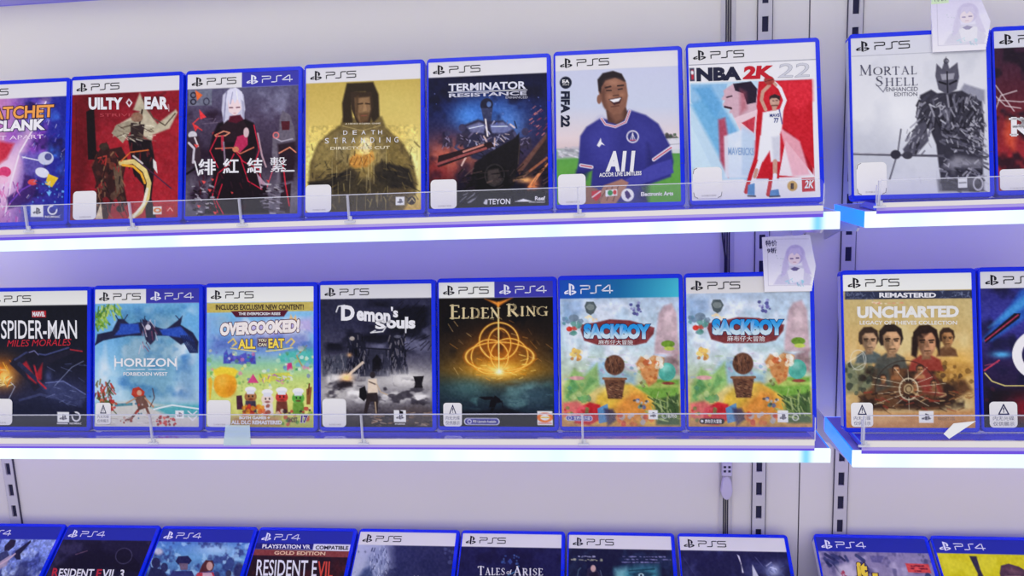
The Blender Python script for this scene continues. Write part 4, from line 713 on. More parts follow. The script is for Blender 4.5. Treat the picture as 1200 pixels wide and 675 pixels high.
def c_birdsky():
    a = Art((315, 52), (662, 50), (657, 505), (313, 505)); a.g([(50, (120, 190, 230)), (200, (110, 176, 226)), (330, (160, 208, 236)), (420, (190, 222, 236)), (440, (96, 180, 190)), (505, (220, 220, 216))])
    a.cl(70, 3, (222, 234, 244), .45, .65, .9, (313, 100, 662, 420)); a.cl(50, 7, (66, 130, 200), .5, .7, .8, (380, 100, 640, 420)); a.p([(400, 120), (600, 110), (580, 330), (560, 420), (440, 430), (400, 300)], (84, 140, 170), .55, 24); a.p([(590, 290), (640, 280), (650, 420), (590, 420)], (110, 150, 190), .6, 16)
    a.p([(318, 430), (440, 420), (560, 436), (657, 460), (657, 505), (318, 505)], (220, 214, 206), .95, 5); a.p([(500, 440), (657, 436), (657, 470), (560, 470)], (76, 178, 186), .9, 6); a.l([(510, 448), (570, 434), (657, 446)], 5, (236, 246, 250)); a.p([(380, 430), (440, 426), (440, 436), (380, 440)], (60, 130, 150), .8)
    a.st(44, (316, 104, 352, 170), 26, 6, [(120, 170, 60), (70, 120, 40), (180, 210, 100)], 3, (40, 140)); a.st(30, (340, 100, 400, 130), 26, 6, [(130, 176, 66), (80, 130, 46), (190, 214, 110)], 4, (40, 120)); a.st(70, (316, 350, 372, 450), 22, 5, [(100, 40, 40), (70, 80, 40), (190, 60, 50), (130, 110, 60), (50, 50, 40)], 5, (30, 120)); a.bl(20, (318, 420, 390, 450), 8, [(190, 50, 50), (90, 110, 60), (220, 100, 70)], 6)
    # great dark bird
    dk, mb = (34, 36, 70), (44, 84, 190)
    a.p([(316, 236), (322, 200), (372, 190), (392, 150), (410, 150), (430, 168), (470, 160), (480, 170), (470, 206), (430, 206), (380, 214), (340, 222)], dk, 1, 2); a.p([(516, 176), (550, 186), (590, 156), (606, 140), (600, 170), (640, 196), (658, 226), (656, 260), (620, 224), (600, 236), (560, 206), (520, 206)], dk, 1, 2)
    a.p([(400, 166), (460, 166), (466, 196), (420, 202), (380, 204), (396, 184)], mb, .95, 3); a.p([(530, 186), (600, 176), (644, 226), (600, 212), (540, 204)], mb, .95, 3)
    for k in range(7): a.l([(380 - k * 8, 200 + k), (330 - k * 3, 226 + k * 2)], 3, dk); a.l([(600 + k * 6, 206), (630 + k * 4, 262)], 4, (30, 40, 90))
    a.p([(472, 150), (500, 160), (520, 180), (516, 220), (500, 236), (484, 220), (476, 190)], (46, 44, 76), 1, 2); a.st(24, (466, 140, 520, 240), 30, 3, [(200, 196, 214), (30, 26, 50), (120, 60, 90)], 8, (50, 120)); a.e(492, 178, 9, 9, (210, 206, 220)); a.l([(396, 160), (384, 138)], 3, dk); a.l([(410, 158), (424, 136)], 3, dk); a.l([(600, 158), (584, 140)], 3, dk)
    # small red-haired archer on the sand (generic)
    a.p([(440, 380), (460, 374), (480, 390), (476, 410), (450, 412), (436, 400)], (190, 60, 44)); a.e(462, 394, 8, 9, (214, 160, 134)); a.p([(446, 408), (482, 402), (494, 440), (460, 452)], (120, 84, 76)); a.l([(482, 412), (508, 440)], 6, (196, 150, 120)); a.l([(462, 446), (436, 478), (418, 484)], 8, (110, 70, 64)); a.l([(484, 440), (496, 470), (500, 496)], 8, (130, 84, 74)); a.l([(450, 412), (420, 428)], 5, (190, 150, 120)); a.l([(506, 380), (512, 410), (498, 440)], 3, (90, 60, 60)); a.bl(14, (440, 400, 500, 480), 5, [(210, 190, 180), (90, 40, 40), (200, 70, 60), (70, 120, 150)], 3)
    a.bl(26, (515, 470, 580, 502), 6, [(196, 40, 44), (226, 80, 70), (140, 30, 40)], 7); a.st(16, (330, 470, 500, 500), 40, 2, [(180, 170, 160), (240, 236, 230)], 9, (-10, 10)); a.bl(12, (400, 476, 440, 494), 5, [(150, 60, 50), (206, 190, 180)], 11)
    a.header('combo', .105, (248, 246, 240)); a.T('HORIZON', 380, 280, 586, 308, WHT, .02); a.l([(381, 272), (381, 318)], 2.5, WHT); a.l([(586, 275), (586, 318)], 2.5, WHT); a.l([(420, 317), (480, 317)], 2, WHT); a.l([(492, 317), (548, 317)], 2, WHT); a.T('FORBIDDEN WEST', 410, 326, 556, 338, WHT, .02)
    a.studio(580, 452, 28, 26); a.l([(622, 454), (636, 466), (650, 454)], 4, WHT); a.l([(622, 470), (636, 484), (650, 470)], 4, WHT); return a
def c_cooks():
    a = Art((43, 60), (470, 57), (462, 610), (43, 607)); a.g([(57, (200, 220, 240)), (200, (120, 190, 236)), (320, (130, 170, 220)), (360, (150, 206, 170)), (420, (196, 220, 130)), (520, (224, 226, 120)), (610, (210, 210, 90))])
    a.p([(46, 176), (240, 200), (462, 180), (466, 240), (400, 236), (300, 260), (180, 240), (46, 262)], (206, 176, 226), .8, 10); a.cl(40, 3, (240, 244, 250), .5, .65, .8, (46, 170, 466, 300)); a.w_(110, 200, 34, 24, (246, 190, 150), .6)
    a.p([(110, 360), (112, 320), (124, 306), (130, 326), (150, 312), (170, 330), (200, 316), (206, 332), (236, 318), (240, 362)], (78, 84, 190), 1, 2); a.bl(20, (115, 318, 236, 352), 8, [(110, 100, 206), (60, 130, 200), (90, 60, 160)], 3); a.p([(330, 330), (370, 310), (440, 300), (466, 300), (466, 360), (330, 356)], (80, 190, 176), .9, 6); a.bl(14, (340, 340, 460, 390), 12, [(60, 150, 110), (150, 206, 120), (110, 180, 200)], 4)
    a.l([(440, 290), (400, 330), (420, 370)], 5, (180, 150, 90)); a.p([(360, 360), (380, 356), (384, 386), (362, 388)], (206, 60, 130)); a.bl(26, (50, 280, 460, 420), 14, [(196, 226, 190), (150, 200, 190), (240, 240, 210), (120, 180, 120)], 6, .7); a.bl(20, (50, 380, 200, 440), 10, [(110, 180, 90), (190, 220, 110), (240, 226, 110)], 12, .7)
    a.bl(60, (50, 300, 466, 480), 9, [(226, 130, 170), (110, 120, 190), (250, 240, 160), (90, 160, 110), (240, 244, 240), (150, 190, 226)], 31, .65); a.bl(40, (50, 430, 466, 470), 7, [(160, 190, 90), (240, 230, 150), (120, 160, 90)], 32, .6); a.p([(206, 436), (228, 400), (250, 436)], (214, 70, 130)); a.p([(250, 402), (372, 394), (374, 424), (252, 432)], (206, 210, 90)); a.st(22, (254, 398, 370, 428), 16, 6, [(180, 90, 190), (240, 226, 90), (120, 180, 90), (220, 220, 230)], 8, (0, 180)); a.cl(30, 14, (240, 240, 150), .5, .7, .6, (46, 430, 466, 600))
    a.e(118, 442, 46, 52, (242, 168, 40), 1, 3); a.p([(76, 410), (70, 386), (100, 372), (150, 376), (170, 390), (158, 412), (120, 400)], (248, 214, 60), 1, 3); a.e(104, 428, 20, 22, (250, 196, 80), .7, 10); a.e(140, 462, 18, 22, (214, 124, 24), .5, 10); a.p([(50, 420), (60, 412), (68, 430), (60, 500), (54, 500)], (240, 190, 60))
    # four little cooks as plain rounded figures with white hats
    for x, y, hd, bd in ((218, 490, (176, 116, 70), (70, 60, 80)), (284, 500, (246, 220, 206), (236, 226, 226)), (340, 492, (206, 60, 56), (120, 60, 50)), (404, 496, (96, 176, 70), (110, 160, 60))):
        a.e(x, y, 24, 22, hd); a.p([(x - 20, y + 16), (x + 20, y + 16), (x + 24, y + 62), (x - 24, y + 62)], bd, 1, 2); a.e(x, y - 28, 22, 12, (244, 242, 246)); a.p([(x - 16, y - 26), (x + 16, y - 26), (x + 15, y - 10), (x - 15, y - 10)], (228, 228, 238)); a.e(x - 7, y - 2, 3, 4, (30, 20, 30)); a.e(x + 8, y - 2, 3, 4, (30, 20, 30)); a.e(x, y + 10, 10, 4, (120, 40, 40), .7)
    a.p([(162, 486), (184, 484), (190, 540), (164, 540)], (80, 36, 60)); a.p([(436, 460), (458, 450), (450, 520), (436, 520)], (150, 90, 50)); a.l([(448, 440), (442, 480)], 6, (110, 60, 40)); a.bl(22, (190, 526, 300, 566), 12, [(226, 90, 40), (240, 150, 40), (206, 50, 40), (150, 60, 40)], 9); a.bl(20, (300, 530, 460, 566), 10, [(96, 150, 60), (60, 40, 50), (240, 220, 190), (200, 60, 60), (150, 190, 70)], 10)
    a.p([(130, 568), (300, 562), (462, 560), (462, 612), (130, 612)], (190, 196, 100), .8, 6); a.p([(150, 570), (330, 566), (330, 604), (140, 606)], (190, 110, 90), .7, 12); a.bl(14, (340, 570, 462, 604), 10, [(90, 150, 60), (210, 220, 90), (200, 80, 60)], 13)
    a.p([(46, 176), (160, 170), (180, 250), (46, 262)], (90, 180, 230), .6, 14); a.p([(70, 256), (440, 240), (460, 300), (60, 310)], (70, 80, 176), .55, 14); a.p([(43, 122), (468, 118), (468, 154), (43, 160)], (206, 186, 96)); a.header('ps5', .108, (252, 250, 242)); a.p([(140, 154), (370, 150), (352, 176), (160, 178)], (90, 24, 50)); a.T('INCLUDES EXCLUSIVE NEW CONTENT!', 80, 128, 430, 149, (60, 40, 40), .025); a.T('THE EVERPECKISH RISES', 172, 159, 338, 170, WHT, .03, name='small_print')
    a.T('OVERCOOKED!', 96, 200, 412, 252, (250, 240, 236), .07, -.045, .05, out=(86, 34, 74), ow=.05); a.p([(370, 200), (378, 164), (388, 186), (398, 168), (404, 200)], (246, 190, 110), .8); a.T('ALL', 170, 264, 238, 302, (250, 220, 90), .04, -.0, out=(90, 50, 40)); a.p([(246, 260), (286, 260), (286, 295), (246, 295)], (90, 50, 50), .8, 3); a.T('YOU', 250, 263, 282, 275, (252, 244, 210), .02); a.T('CAN', 250, 280, 282, 292, (252, 244, 210), .02); a.T('EAT', 290, 262, 352, 300, (250, 220, 90), .04, out=(90, 50, 40)); a.l([(130, 278), (150, 262), (162, 280), (146, 292)], 5, (240, 206, 90)); a.l([(360, 280), (380, 262), (392, 274), (376, 292)], 5, (240, 206, 90)); a.l([(140, 300), (190, 306), (240, 312)], 4, (240, 220, 130)); a.l([(280, 312), (340, 306), (384, 298)], 4, (240, 220, 130))
    a.T('BOTH GAMES +', 174, 566, 294, 578, WHT, .05); a.T('ALL DLC REMASTERED', 142, 582, 340, 598, WHT, .05); a.T('17', 412, 562, 438, 592, (80, 40, 130), .06, 0, .1, name='publisher_logo', out=(240, 236, 240)); a.T('GHOST', 360, 570, 400, 590, (90, 70, 60), .04, name='publisher_logo'); return a
def c_castle():
    a = Art((20, 52), (460, 52), (465, 605), (25, 605)); a.con = 1.35; a.g([(52, (56, 56, 74)), (200, (58, 58, 80)), (330, (84, 82, 100)), (420, (140, 136, 140)), (500, (130, 126, 132)), (560, (80, 74, 80)), (605, (52, 46, 52))])
    a.cl(80, 3, (110, 110, 134), .48, .7, .8, (22, 105, 465, 330), 2); a.cl(60, 5, (26, 26, 40), .5, .66, .8, (22, 105, 465, 330), 2); a.st(40, (340, 110, 465, 300), 50, 3, [(26, 24, 36), (40, 38, 52)], 2, (120, 160), .8)
    dk = (44, 44, 60)
    a.p([(30, 335), (130, 318), (130, 400), (30, 410)], (76, 78, 92), .9, 3); a.p([(180, 330), (230, 300), (300, 306), (300, 410), (180, 410)], (60, 60, 76), 1, 2); a.p([(128, 300), (132, 262), (150, 240), (176, 238), (200, 260), (204, 320), (200, 400), (130, 400)], dk, 1, 2); a.p([(296, 320), (292, 270), (310, 244), (334, 240), (352, 262), (360, 330), (372, 400), (300, 404)], dk, 1, 2)
    a.st(60, (132, 244, 200, 400), 30, 4, [(90, 88, 104), (26, 26, 38), (120, 116, 124)], 3, (70, 110), .8); a.st(60, (298, 244, 366, 400), 30, 4, [(90, 88, 104), (26, 26, 38), (120, 116, 124)], 4, (70, 110), .8); a.st(50, (34, 320, 130, 404), 20, 4, [(120, 118, 128), (50, 50, 64)], 5, (80, 100), .7); a.p([(228, 390), (230, 344), (246, 324), (262, 344), (264, 392)], (30, 28, 40)); a.st(24, (206, 300, 296, 400), 26, 4, [(96, 94, 110), (36, 36, 50)], 6, (80, 100)); a.l([(130, 296), (200, 300), (300, 306)], 5, (40, 40, 56)); a.e(148, 262, 10, 8, (190, 180, 170), .8); a.e(328, 256, 14, 6, (110, 110, 124), .8)
    a.w_(360, 420, 90, 34, (226, 222, 220), .8); a.w_(80, 480, 80, 44, (190, 186, 184), .8); a.w_(220, 440, 70, 26, (190, 186, 186), .6); a.cl(40, 8, (232, 228, 226), .5, .7, .8, (30, 380, 465, 530), 1.6); a.cl(24, 9, (60, 56, 66), .5, .64, .8, (30, 410, 465, 605), 1.8)
    a.l([(122, 416), (150, 390), (190, 356)], 10, (226, 206, 186), .8); a.w_(126, 416, 22, 18, (250, 190, 130), .95); a.w_(138, 326, 10, 8, (240, 190, 140), .7); a.p([(90, 440), (112, 426), (150, 430), (150, 450), (96, 460)], (50, 44, 52), .9, 4)
    a.p([(390, 410), (432, 408), (424, 440), (428, 454), (392, 454), (398, 438)], (44, 40, 48)); a.p([(330, 540), (400, 520), (465, 540), (465, 605), (330, 605)], (90, 80, 80), .6, 10); a.st(70, (200, 550, 465, 602), 26, 4, [(150, 120, 96), (50, 44, 50), (100, 90, 90), (180, 160, 140)], 9, (-20, 20), .7)
    # small armoured walker seen from behind (generic)
    a.e(230, 404, 11, 13, (60, 54, 60)); a.p([(212, 420), (246, 418), (252, 470), (240, 484), (210, 480)], (206, 190, 174), 1, 2); a.p([(178, 456), (200, 446), (210, 490), (196, 506), (176, 490)], (36, 34, 42)); a.p([(208, 474), (248, 472), (252, 500), (250, 556), (240, 556), (234, 506), (220, 510), (206, 558), (194, 556), (204, 500)], (60, 52, 56)); a.l([(246, 440), (262, 470), (288, 480)], 4, (180, 160, 140)); a.l([(216, 430), (240, 440)], 5, (110, 96, 90)); a.l([(240, 510), (244, 552)], 5, (170, 150, 130))
    a.header('ps5', .0995, (232, 230, 232)); a.T('D', 104, 132, 158, 192, WHT, .05); a.l([(84, 158), (92, 136), (118, 132)], 4, WHT); a.T('emon', 166, 152, 300, 192, WHT, .045, .10); a.T("'s", 302, 140, 330, 180, WHT, .04, .1); a.T('S', 240, 192, 280, 226, WHT, .05); a.l([(240, 232), (222, 240), (270, 236), (282, 218)], 4, WHT); a.T('ouls', 284, 178, 398, 224, WHT, .05, .02); a.l([(360, 190), (360, 240)], 5, WHT)
    a.studio(314, 540, 47, 46); a.p([(334, 540), (350, 545), (350, 556), (336, 552)], BLK); a.T('STUDIOS', 318, 590, 358, 596, WHT, .02, name='small_print'); return a
def c_goldring():
    a = Art((30, 60), (475, 57), (478, 620), (33, 620)); a.con = 1.2; a.g([(57, (18, 14, 20)), (250, (34, 26, 26)), (400, (70, 60, 40)), (470, (44, 62, 70)), (560, (34, 46, 60)), (620, (22, 26, 40))])
    a.w_(268, 350, 130, 80, (196, 120, 34), .8); a.w_(268, 405, 150, 40, (236, 170, 50), .9); a.w_(265, 400, 60, 24, (255, 230, 130), .9); a.w_(268, 310, 80, 60, (150, 80, 20), .6); a.cl(60, 3, (16, 14, 22), .5, .72, .85, (30, 120, 478, 360)); a.w_(150, 470, 80, 40, (84, 120, 120), .7); a.w_(400, 500, 80, 50, (70, 96, 110), .7); a.cl(50, 5, (110, 150, 150), .55, .75, .6, (34, 430, 478, 570), 2)
    gl = (255, 206, 104)
    for cx, cy, rx, ry, w in ((266, 290, 76, 72, 4), (230, 350, 72, 66, 3.5), (306, 346, 72, 66, 3.5), (268, 350, 132, 56, 3), (268, 300, 44, 60, 3)): a.ring(cx, cy, rx, ry, w + 7, (220, 120, 30), .35); a.ring(cx, cy, rx, ry, w, gl, .85)
    a.l([(264, 140), (266, 408)], 9, (230, 130, 40), .4); a.l([(264, 140), (266, 408)], 4, (255, 226, 150)); a.p([(210, 124), (262, 138), (322, 120), (272, 150), (264, 160), (254, 148)], (240, 150, 60), .9, 3); a.w_(266, 408, 16, 12, (255, 250, 210), 1)
    a.st(44, (60, 150, 460, 400), 40, 2, [(200, 140, 70), (120, 90, 60), (250, 210, 140)], 4, (10, 60), .6); a.st(30, (150, 330, 400, 440), 30, 3, [(255, 220, 120), (240, 160, 50)], 5, (-30, 30), .6)
    a.p([(130, 560), (220, 556), (290, 545), (340, 560), (360, 572), (478, 580), (478, 620), (34, 620), (34, 580)], (24, 26, 38), .9, 6); a.p([(232, 520), (250, 500), (268, 512), (276, 526), (256, 530), (250, 545), (238, 570), (230, 566), (236, 545), (226, 548)], (20, 18, 30)); a.l([(276, 520), (280, 545)], 3, (20, 18, 30)); a.p([(186, 506), (240, 504), (250, 516), (210, 518)], (24, 22, 34)); a.p([(160, 510), (182, 508), (180, 540), (152, 520)], (90, 130, 130), .6, 4); a.st(24, (50, 480, 470, 560), 40, 2, [(90, 120, 130), (50, 70, 84)], 6, (-20, 20), .5)
    a.header('combo', .110, (252, 250, 242)); a.T('Elden', 74, 146, 272, 204, (226, 206, 158), .0, -.0, serif=True); a.T('Ring', 296, 144, 456, 196, (226, 206, 158), .0, -.0, serif=True)
    a.p([(413, 560), (470, 560), (472, 613), (413, 613)], (240, 236, 232)); a.ring(442, 584, 24, 15, 8, (232, 120, 44)); a.l([(426, 584), (460, 584)], 5, (240, 190, 60)); a.l([(418, 606), (466, 606)], 3, (200, 60, 60))
    a.l([(142, 601), (254, 601)], 27, (226, 226, 240)); a.l([(143, 601), (253, 601)], 21, (64, 62, 150)); a.ring(150, 601, 7, 7, 3, WHT); a.T('PS5 Upgrade Available', 164, 596, 254, 608, WHT, .02, name='small_print'); return a
def toyworld(a, q):
    # shared picture: pastel valley with a runner of brown wool (kept generic), drawn in the 527x675 frame
    a.g([(q(0, 110)[1], (186, 204, 226)), (q(0, 300)[1], (190, 214, 228)), (q(0, 420)[1], (190, 206, 180)), (q(0, 500)[1], (226, 206, 130)), (q(0, 630)[1], (206, 150, 90))])
    P = lambda *pts: [q(*p) for p in pts]; k = (q(100, 0)[0] - q(0, 0)[0]) / 100
    def E(x, y, rx, ry, col, al=1, sf=1): c = q(x, y); a.e(c[0], c[1], rx * k, ry * k, col, al, sf)
    def B(n, box, r, cols, seed, al=.8): p0, p1 = q(box[0], box[1]), q(box[2], box[3]); a.bl(n, (*p0, *p1), r * k, cols, seed, al)
    a.cl(50 * k, 3, (226, 232, 246), .4, .65, .85, (*q(40, 120), *q(500, 420))); a.st(30, (*q(40, 330), *q(496, 470)), 60 * k, 6 * k, [(214, 200, 226), (170, 190, 220), (236, 236, 244), (180, 206, 170)], 41, (-14, 14), .6); a.p(P((404, 300), (420, 180), (440, 150), (470, 140), (490, 180), (498, 340), (404, 340)), (200, 168, 176), .9, 4); a.p(P((440, 180), (470, 170), (480, 250), (440, 250)), (226, 200, 206), .7, 6)
    B(16, (50, 200, 120, 262), 14, [(110, 130, 150), (190, 70, 60), (90, 150, 140), (150, 160, 170)], 4); E(72, 244, 12, 10, (206, 60, 50)); a.p(P((46, 130), (120, 130), (130, 170), (46, 230)), (110, 150, 200), .5, 8); E(90, 200, 20, 14, (120, 140, 160)); B(8, (130, 190, 180, 210), 6, [(250, 220, 170)], 5)
    B(14, (80, 330, 118, 366), 12, [(226, 170, 70), (240, 206, 110), (190, 120, 60), (250, 236, 200)], 6); a.p(P((160, 380), (220, 370), (260, 400), (330, 430), (330, 470), (180, 470), (140, 420)), (150, 190, 216), .8, 8); B(18, (160, 380, 330, 430), 8, [(120, 160, 200), (206, 190, 216), (170, 150, 190)], 7, .6)
    a.p(P((50, 470), (90, 400), (130, 430), (180, 380), (190, 470), (100, 540), (46, 540)), (150, 190, 110), .9, 5); a.p(P((60, 520), (80, 430), (110, 480)), (90, 150, 90), .9, 4); a.p(P((120, 500), (150, 430), (180, 450)), (110, 170, 100), .8, 4); B(14, (50, 460, 150, 530), 14, [(110, 170, 100), (190, 206, 140), (90, 150, 110)], 8, .7); E(100, 440, 30, 8, (226, 150, 170), .8)
    a.p(P((150, 620), (180, 510), (240, 460), (310, 460), (380, 500), (410, 560), (400, 620)), (232, 190, 70), 1, 6); a.p(P((240, 560), (310, 480), (360, 500), (390, 560), (330, 620), (260, 620)), (226, 130, 60), .7, 14); E(250, 490, 50, 20, (246, 216, 110), .7, 12)
    a.p(P((330, 470), (400, 440), (496, 440), (496, 520), (400, 520)), (120, 170, 70), 1, 4); a.p(P((330, 466), (400, 450), (496, 462), (496, 470), (400, 476)), (190, 206, 110), .8, 4); a.p(P((400, 520), (496, 500), (500, 620), (410, 620)), (76, 104, 60), 1, 4)
    a.st(40, (*q(400, 520), *q(498, 610)), 46 * k, 5 * k, [(150, 170, 90), (60, 84, 50), (180, 196, 130)], 9, (190, 300), .8); a.p(P((450, 350), (496, 330), (498, 420), (440, 420)), (170, 120, 130), .7, 6); a.p(P((410, 355), (470, 350), (496, 370), (496, 385), (410, 385)), (120, 100, 100), .6, 4)
    E(450, 410, 34, 36, (84, 176, 160)); E(444, 396, 16, 14, (150, 214, 200), .7, 6); E(455, 455, 24, 6, (150, 70, 60)); a.p(P((340, 400), (330, 380), (350, 350), (380, 360), (400, 345), (440, 356), (436, 384), (420, 400), (410, 450), (380, 470), (360, 440)), (206, 140, 84), 1, 3); B(20, (335, 350, 435, 400), 12, [(236, 220, 190), (200, 100, 60), (226, 180, 130), (240, 240, 230)], 10); B(10, (370, 400, 410, 460), 8, [(190, 110, 60), (226, 160, 90)], 11); B(6, (340, 410, 366, 470), 10, [(120, 110, 70), (160, 180, 120)], 12); E(455, 300, 26, 14, (110, 150, 50)); E(460, 318, 20, 8, (190, 206, 90))
    a.p(P((100, 560), (150, 536), (190, 545), (200, 600), (150, 626), (90, 620)), (206, 40, 50), 1, 3); a.p(P((46, 540), (100, 530), (140, 560), (90, 600), (46, 600)), (232, 100, 110), .8, 5); a.p(P((180, 560), (220, 540), (226, 610), (186, 620)), (96, 150, 196)); a.p(P((205, 560), (240, 560), (262, 600), (220, 630)), (70, 60, 90), .9, 4); B(12, (50, 560, 160, 620), 9, [(226, 190, 90), (206, 60, 60), (120, 140, 80)], 13, .8)
    B(14, (320, 520, 380, 552), 9, [(60, 70, 80), (110, 160, 120), (206, 200, 200), (80, 110, 170)], 14); B(16, (260, 580, 400, 624), 14, [(206, 80, 60), (236, 150, 90), (190, 190, 206), (226, 120, 60)], 15, .8)
    # a round brown wicker ball resting in a tapered basket (plain stand-in)
    a.p(P((206, 440), (290, 440), (276, 520), (222, 520)), (112, 72, 54), 1, 2); a.l(P((204, 440), (292, 440)), 9 * k, (140, 94, 68)); a.st(50, (*q(216, 446), *q(278, 516)), 12 * k, 3 * k, [(170, 126, 92), (84, 52, 42), (60, 38, 34)], 17, (0, 30), .8)
    E(248, 386, 39, 40, (104, 66, 50), 1, 2); a.st(60, (*q(218, 352), *q(274, 412)), 14 * k, 3 * k, [(146, 100, 76), (70, 42, 34), (50, 30, 30)], 16, (70, 110), .8)
    a.p(P((132, 152), (140, 134), (168, 134), (180, 156), (168, 180), (156, 188), (140, 178)), (84, 96, 100)); E(155, 156, 16, 12, (130, 140, 140)); B(10, (306, 138, 354, 186), 9, [(60, 60, 130), (90, 80, 160), (150, 150, 206)], 18)
    a.p(P((116, 246), (122, 226), (180, 216), (230, 204), (310, 208), (404, 236), (400, 260), (372, 296), (330, 306), (180, 306), (130, 290)), (130, 56, 60), 1, 2)
    a.n(20 * k, 21, .14)
def c_toy4():
    a = Art((35, 48), (497, 40), (503, 625), (40, 635)); q = lambda x, y: (x, y); toyworld(a, q); a.header('sky4', .128)
    a.T('SACKBOY', 128, 222, 388, 282, ((206, 228, 240), (34, 150, 226)), .08, .0, out=(30, 34, 96), ow=.035); a.T('麻布仔大冒險', 186, 286, 320, 304, WHT, .0)
    a.l([(66, 600), (150, 600)], 22, (226, 226, 240)); a.l([(67, 600), (149, 600)], 17, (70, 76, 170)); a.ring(72, 600, 6, 6, 2.5, WHT); a.T('支援PS5升級', 86, 593, 152, 607, WHT, .01, name='small_print'); a.studio(378, 562, 36, 36); a.ring(440, 584, 9, 9, 3, (206, 210, 206)); a.T('sumo', 452, 578, 486, 590, WHT, 0, name='small_print'); return a
def c_toy5():
    a = Art((28, 130), (387, 122), (393, 555), (32, 557))
    def q(x, y): u = (x - 38) / 464; v = (y - 44) / 586; return (28 + u * 360 + v * 4, 128 + v * 428 - u * 6)
    toyworld(a, q); a.header('ps5', .108, (232, 228, 226)); a.T('SACKBOY', 104, 248, 312, 294, ((206, 228, 240), (34, 150, 226)), .08, 0, out=(30, 34, 96), ow=.035); a.T('麻布仔大冒險', 148, 296, 258, 312, WHT, .0)
    a.l([(72, 541), (130, 541)], 16, (30, 24, 34)); a.e(72, 541, 4, 4, WHT); a.T('麻布仔大冒險', 80, 535, 130, 547, WHT, .02, name='small_print'); a.studio(293, 508, 30, 34); a.ring(344, 528, 8, 8, 3, (226, 226, 220)); return a
def c_sepia():
    a = Art((47, 62), (440, 55), (450, 525), (60, 525)); a.g([(55, (206, 186, 130)), (200, (206, 180, 120)), (330, (220, 176, 110)), (430, (206, 170, 110)), (470, (214, 180, 124)), (525, (200, 140, 84))]); a.cl(70, 3, (226, 206, 150), .45, .7, .8, (50, 140, 450, 500)); a.w_(400, 340, 50, 50, (240, 190, 90), .8)
    a.p([(50, 330), (110, 330), (150, 360), (140, 410), (60, 420)], (96, 110, 90), .8, 8); a.bl(20, (56, 330, 150, 420), 14, [(70, 84, 70), (150, 150, 110), (50, 56, 50)], 4, .7)
    dk = (70, 44, 34)
    a.p([(120, 470), (100, 430), (140, 400), (150, 340), (330, 330), (420, 380), (440, 410), (390, 440), (340, 470)], (96, 62, 42), .95, 6)
    a.cl(40, 6, (50, 34, 30), .45, .62, .9, (90, 330, 440, 480)); a.p([(340, 320), (440, 330), (448, 360), (380, 390), (330, 370)], (190, 140, 66), .8, 8); a.bl(20, (330, 330, 440, 400), 10, [(120, 84, 40), (220, 170, 90), (80, 54, 34)], 7, .7)
    def bust(x, y, w, h, hair, skin_, cloth, seed, fem=False):
        a.p([(x - w * 1.3, y + h * 1.9), (x - w * 1.1, y + h * 1.25), (x - w * .4, y + h * .9), (x + w * .4, y + h * .9), (x + w * 1.1, y + h * 1.2), (x + w * 1.35, y + h * 1.9)], cloth, 1, 3)
        a.p([(x - w * .3, y + h * .5), (x + w * .3, y + h * .5), (x + w * .4, y + h * 1.15), (x - w * .3, y + h * 1.2)], tuple(c * .75 for c in skin_), 1, 3)
        dk_ = lambda k_: tuple(c * k_ for c in skin_); lt = tuple(min(255, c * 1.18) for c in skin_)
        a.p([(x - w * .98, y + h * .1), (x - w * .95, y - h * .55), (x - w * .5, y - h * .98), (x + w * .25, y - h * 1.02), (x + w * .85, y - h * .7), (x + w * 1.0, y - h * .05), (x + w * .8, y + h * .35), (x - w * .8, y + h * .4)], hair, 1, 2)
        a.p([(x - w * .62, y - h * .25), (x - w * .3, y - h * .5), (x + w * .45, y - h * .52), (x + w * .78, y - h * .15), (x + w * .74, y + h * .45), (x + w * .5, y + h * .85), (x + w * .18, y + h * 1.0), (x - w * .2, y + h * .88), (x - w * .55, y + h * .45)], skin_, 1, 2)
        if fem: a.p([(x - w * 1.05, y - h * .2), (x - w * .5, y - h * .7), (x - w * .58, y + h * .5), (x - w * .7, y + h * 1.1), (x - w * 1.1, y + h * .9)], hair, 1, 3); a.p([(x + w * .7, y - h * .4), (x + w * 1.1, y), (x + w * 1.05, y + h * .9), (x + w * .8, y + h * .4)], hair, 1, 3); a.p([(x - w * .5, y - h * .7), (x + w * .5, y - h * .7), (x - w * .1, y - h * .2), (x - w * .6, y + h * .1)], hair, 1, 3)
        a.p([(x - w * .62, y - h * .25), (x - w * .12, y - h * .2), (x - w * .02, y + h * .2), (x - w * .18, y + h * .9), (x - w * .55, y + h * .5)], dk_(.55), .75, 4)
        a.p([(x + w * .3, y + h * .2), (x + w * .66, y + h * .12), (x + w * .6, y + h * .5), (x + w * .36, y + h * .5)], lt, .7, 5); a.p([(x - w * .3, y - h * .42), (x + w * .5, y - h * .42), (x + w * .5, y - h * .15), (x - w * .1, y - h * .18)], lt, .5, 4)
        for s_ in (-.26, .42): a.l([(x + w * (s_ - .17), y - h * .02), (x + w * (s_ + .17), y - h * .05)], h * .10, (40, 24, 20)); a.l([(x + w * (s_ - .1), y + h * .1), (x + w * (s_ + .1), y + h * .1)], h * .10, dk_(.35))
        a.p([(x + w * .06, y), (x + w * .16, y), (x + w * .26, y + h * .4), (x - w * .02, y + h * .42)], dk_(.72), .9, 2); a.l([(x - w * .1, y + h * .64), (x + w * .34, y + h * .62)], h * .07, dk_(.42)); a.p([(x - w * .3, y + h * .7), (x + w * .5, y + h * .7), (x + w * .18, y + h * 1.0)], dk_(.6), .6, 4)
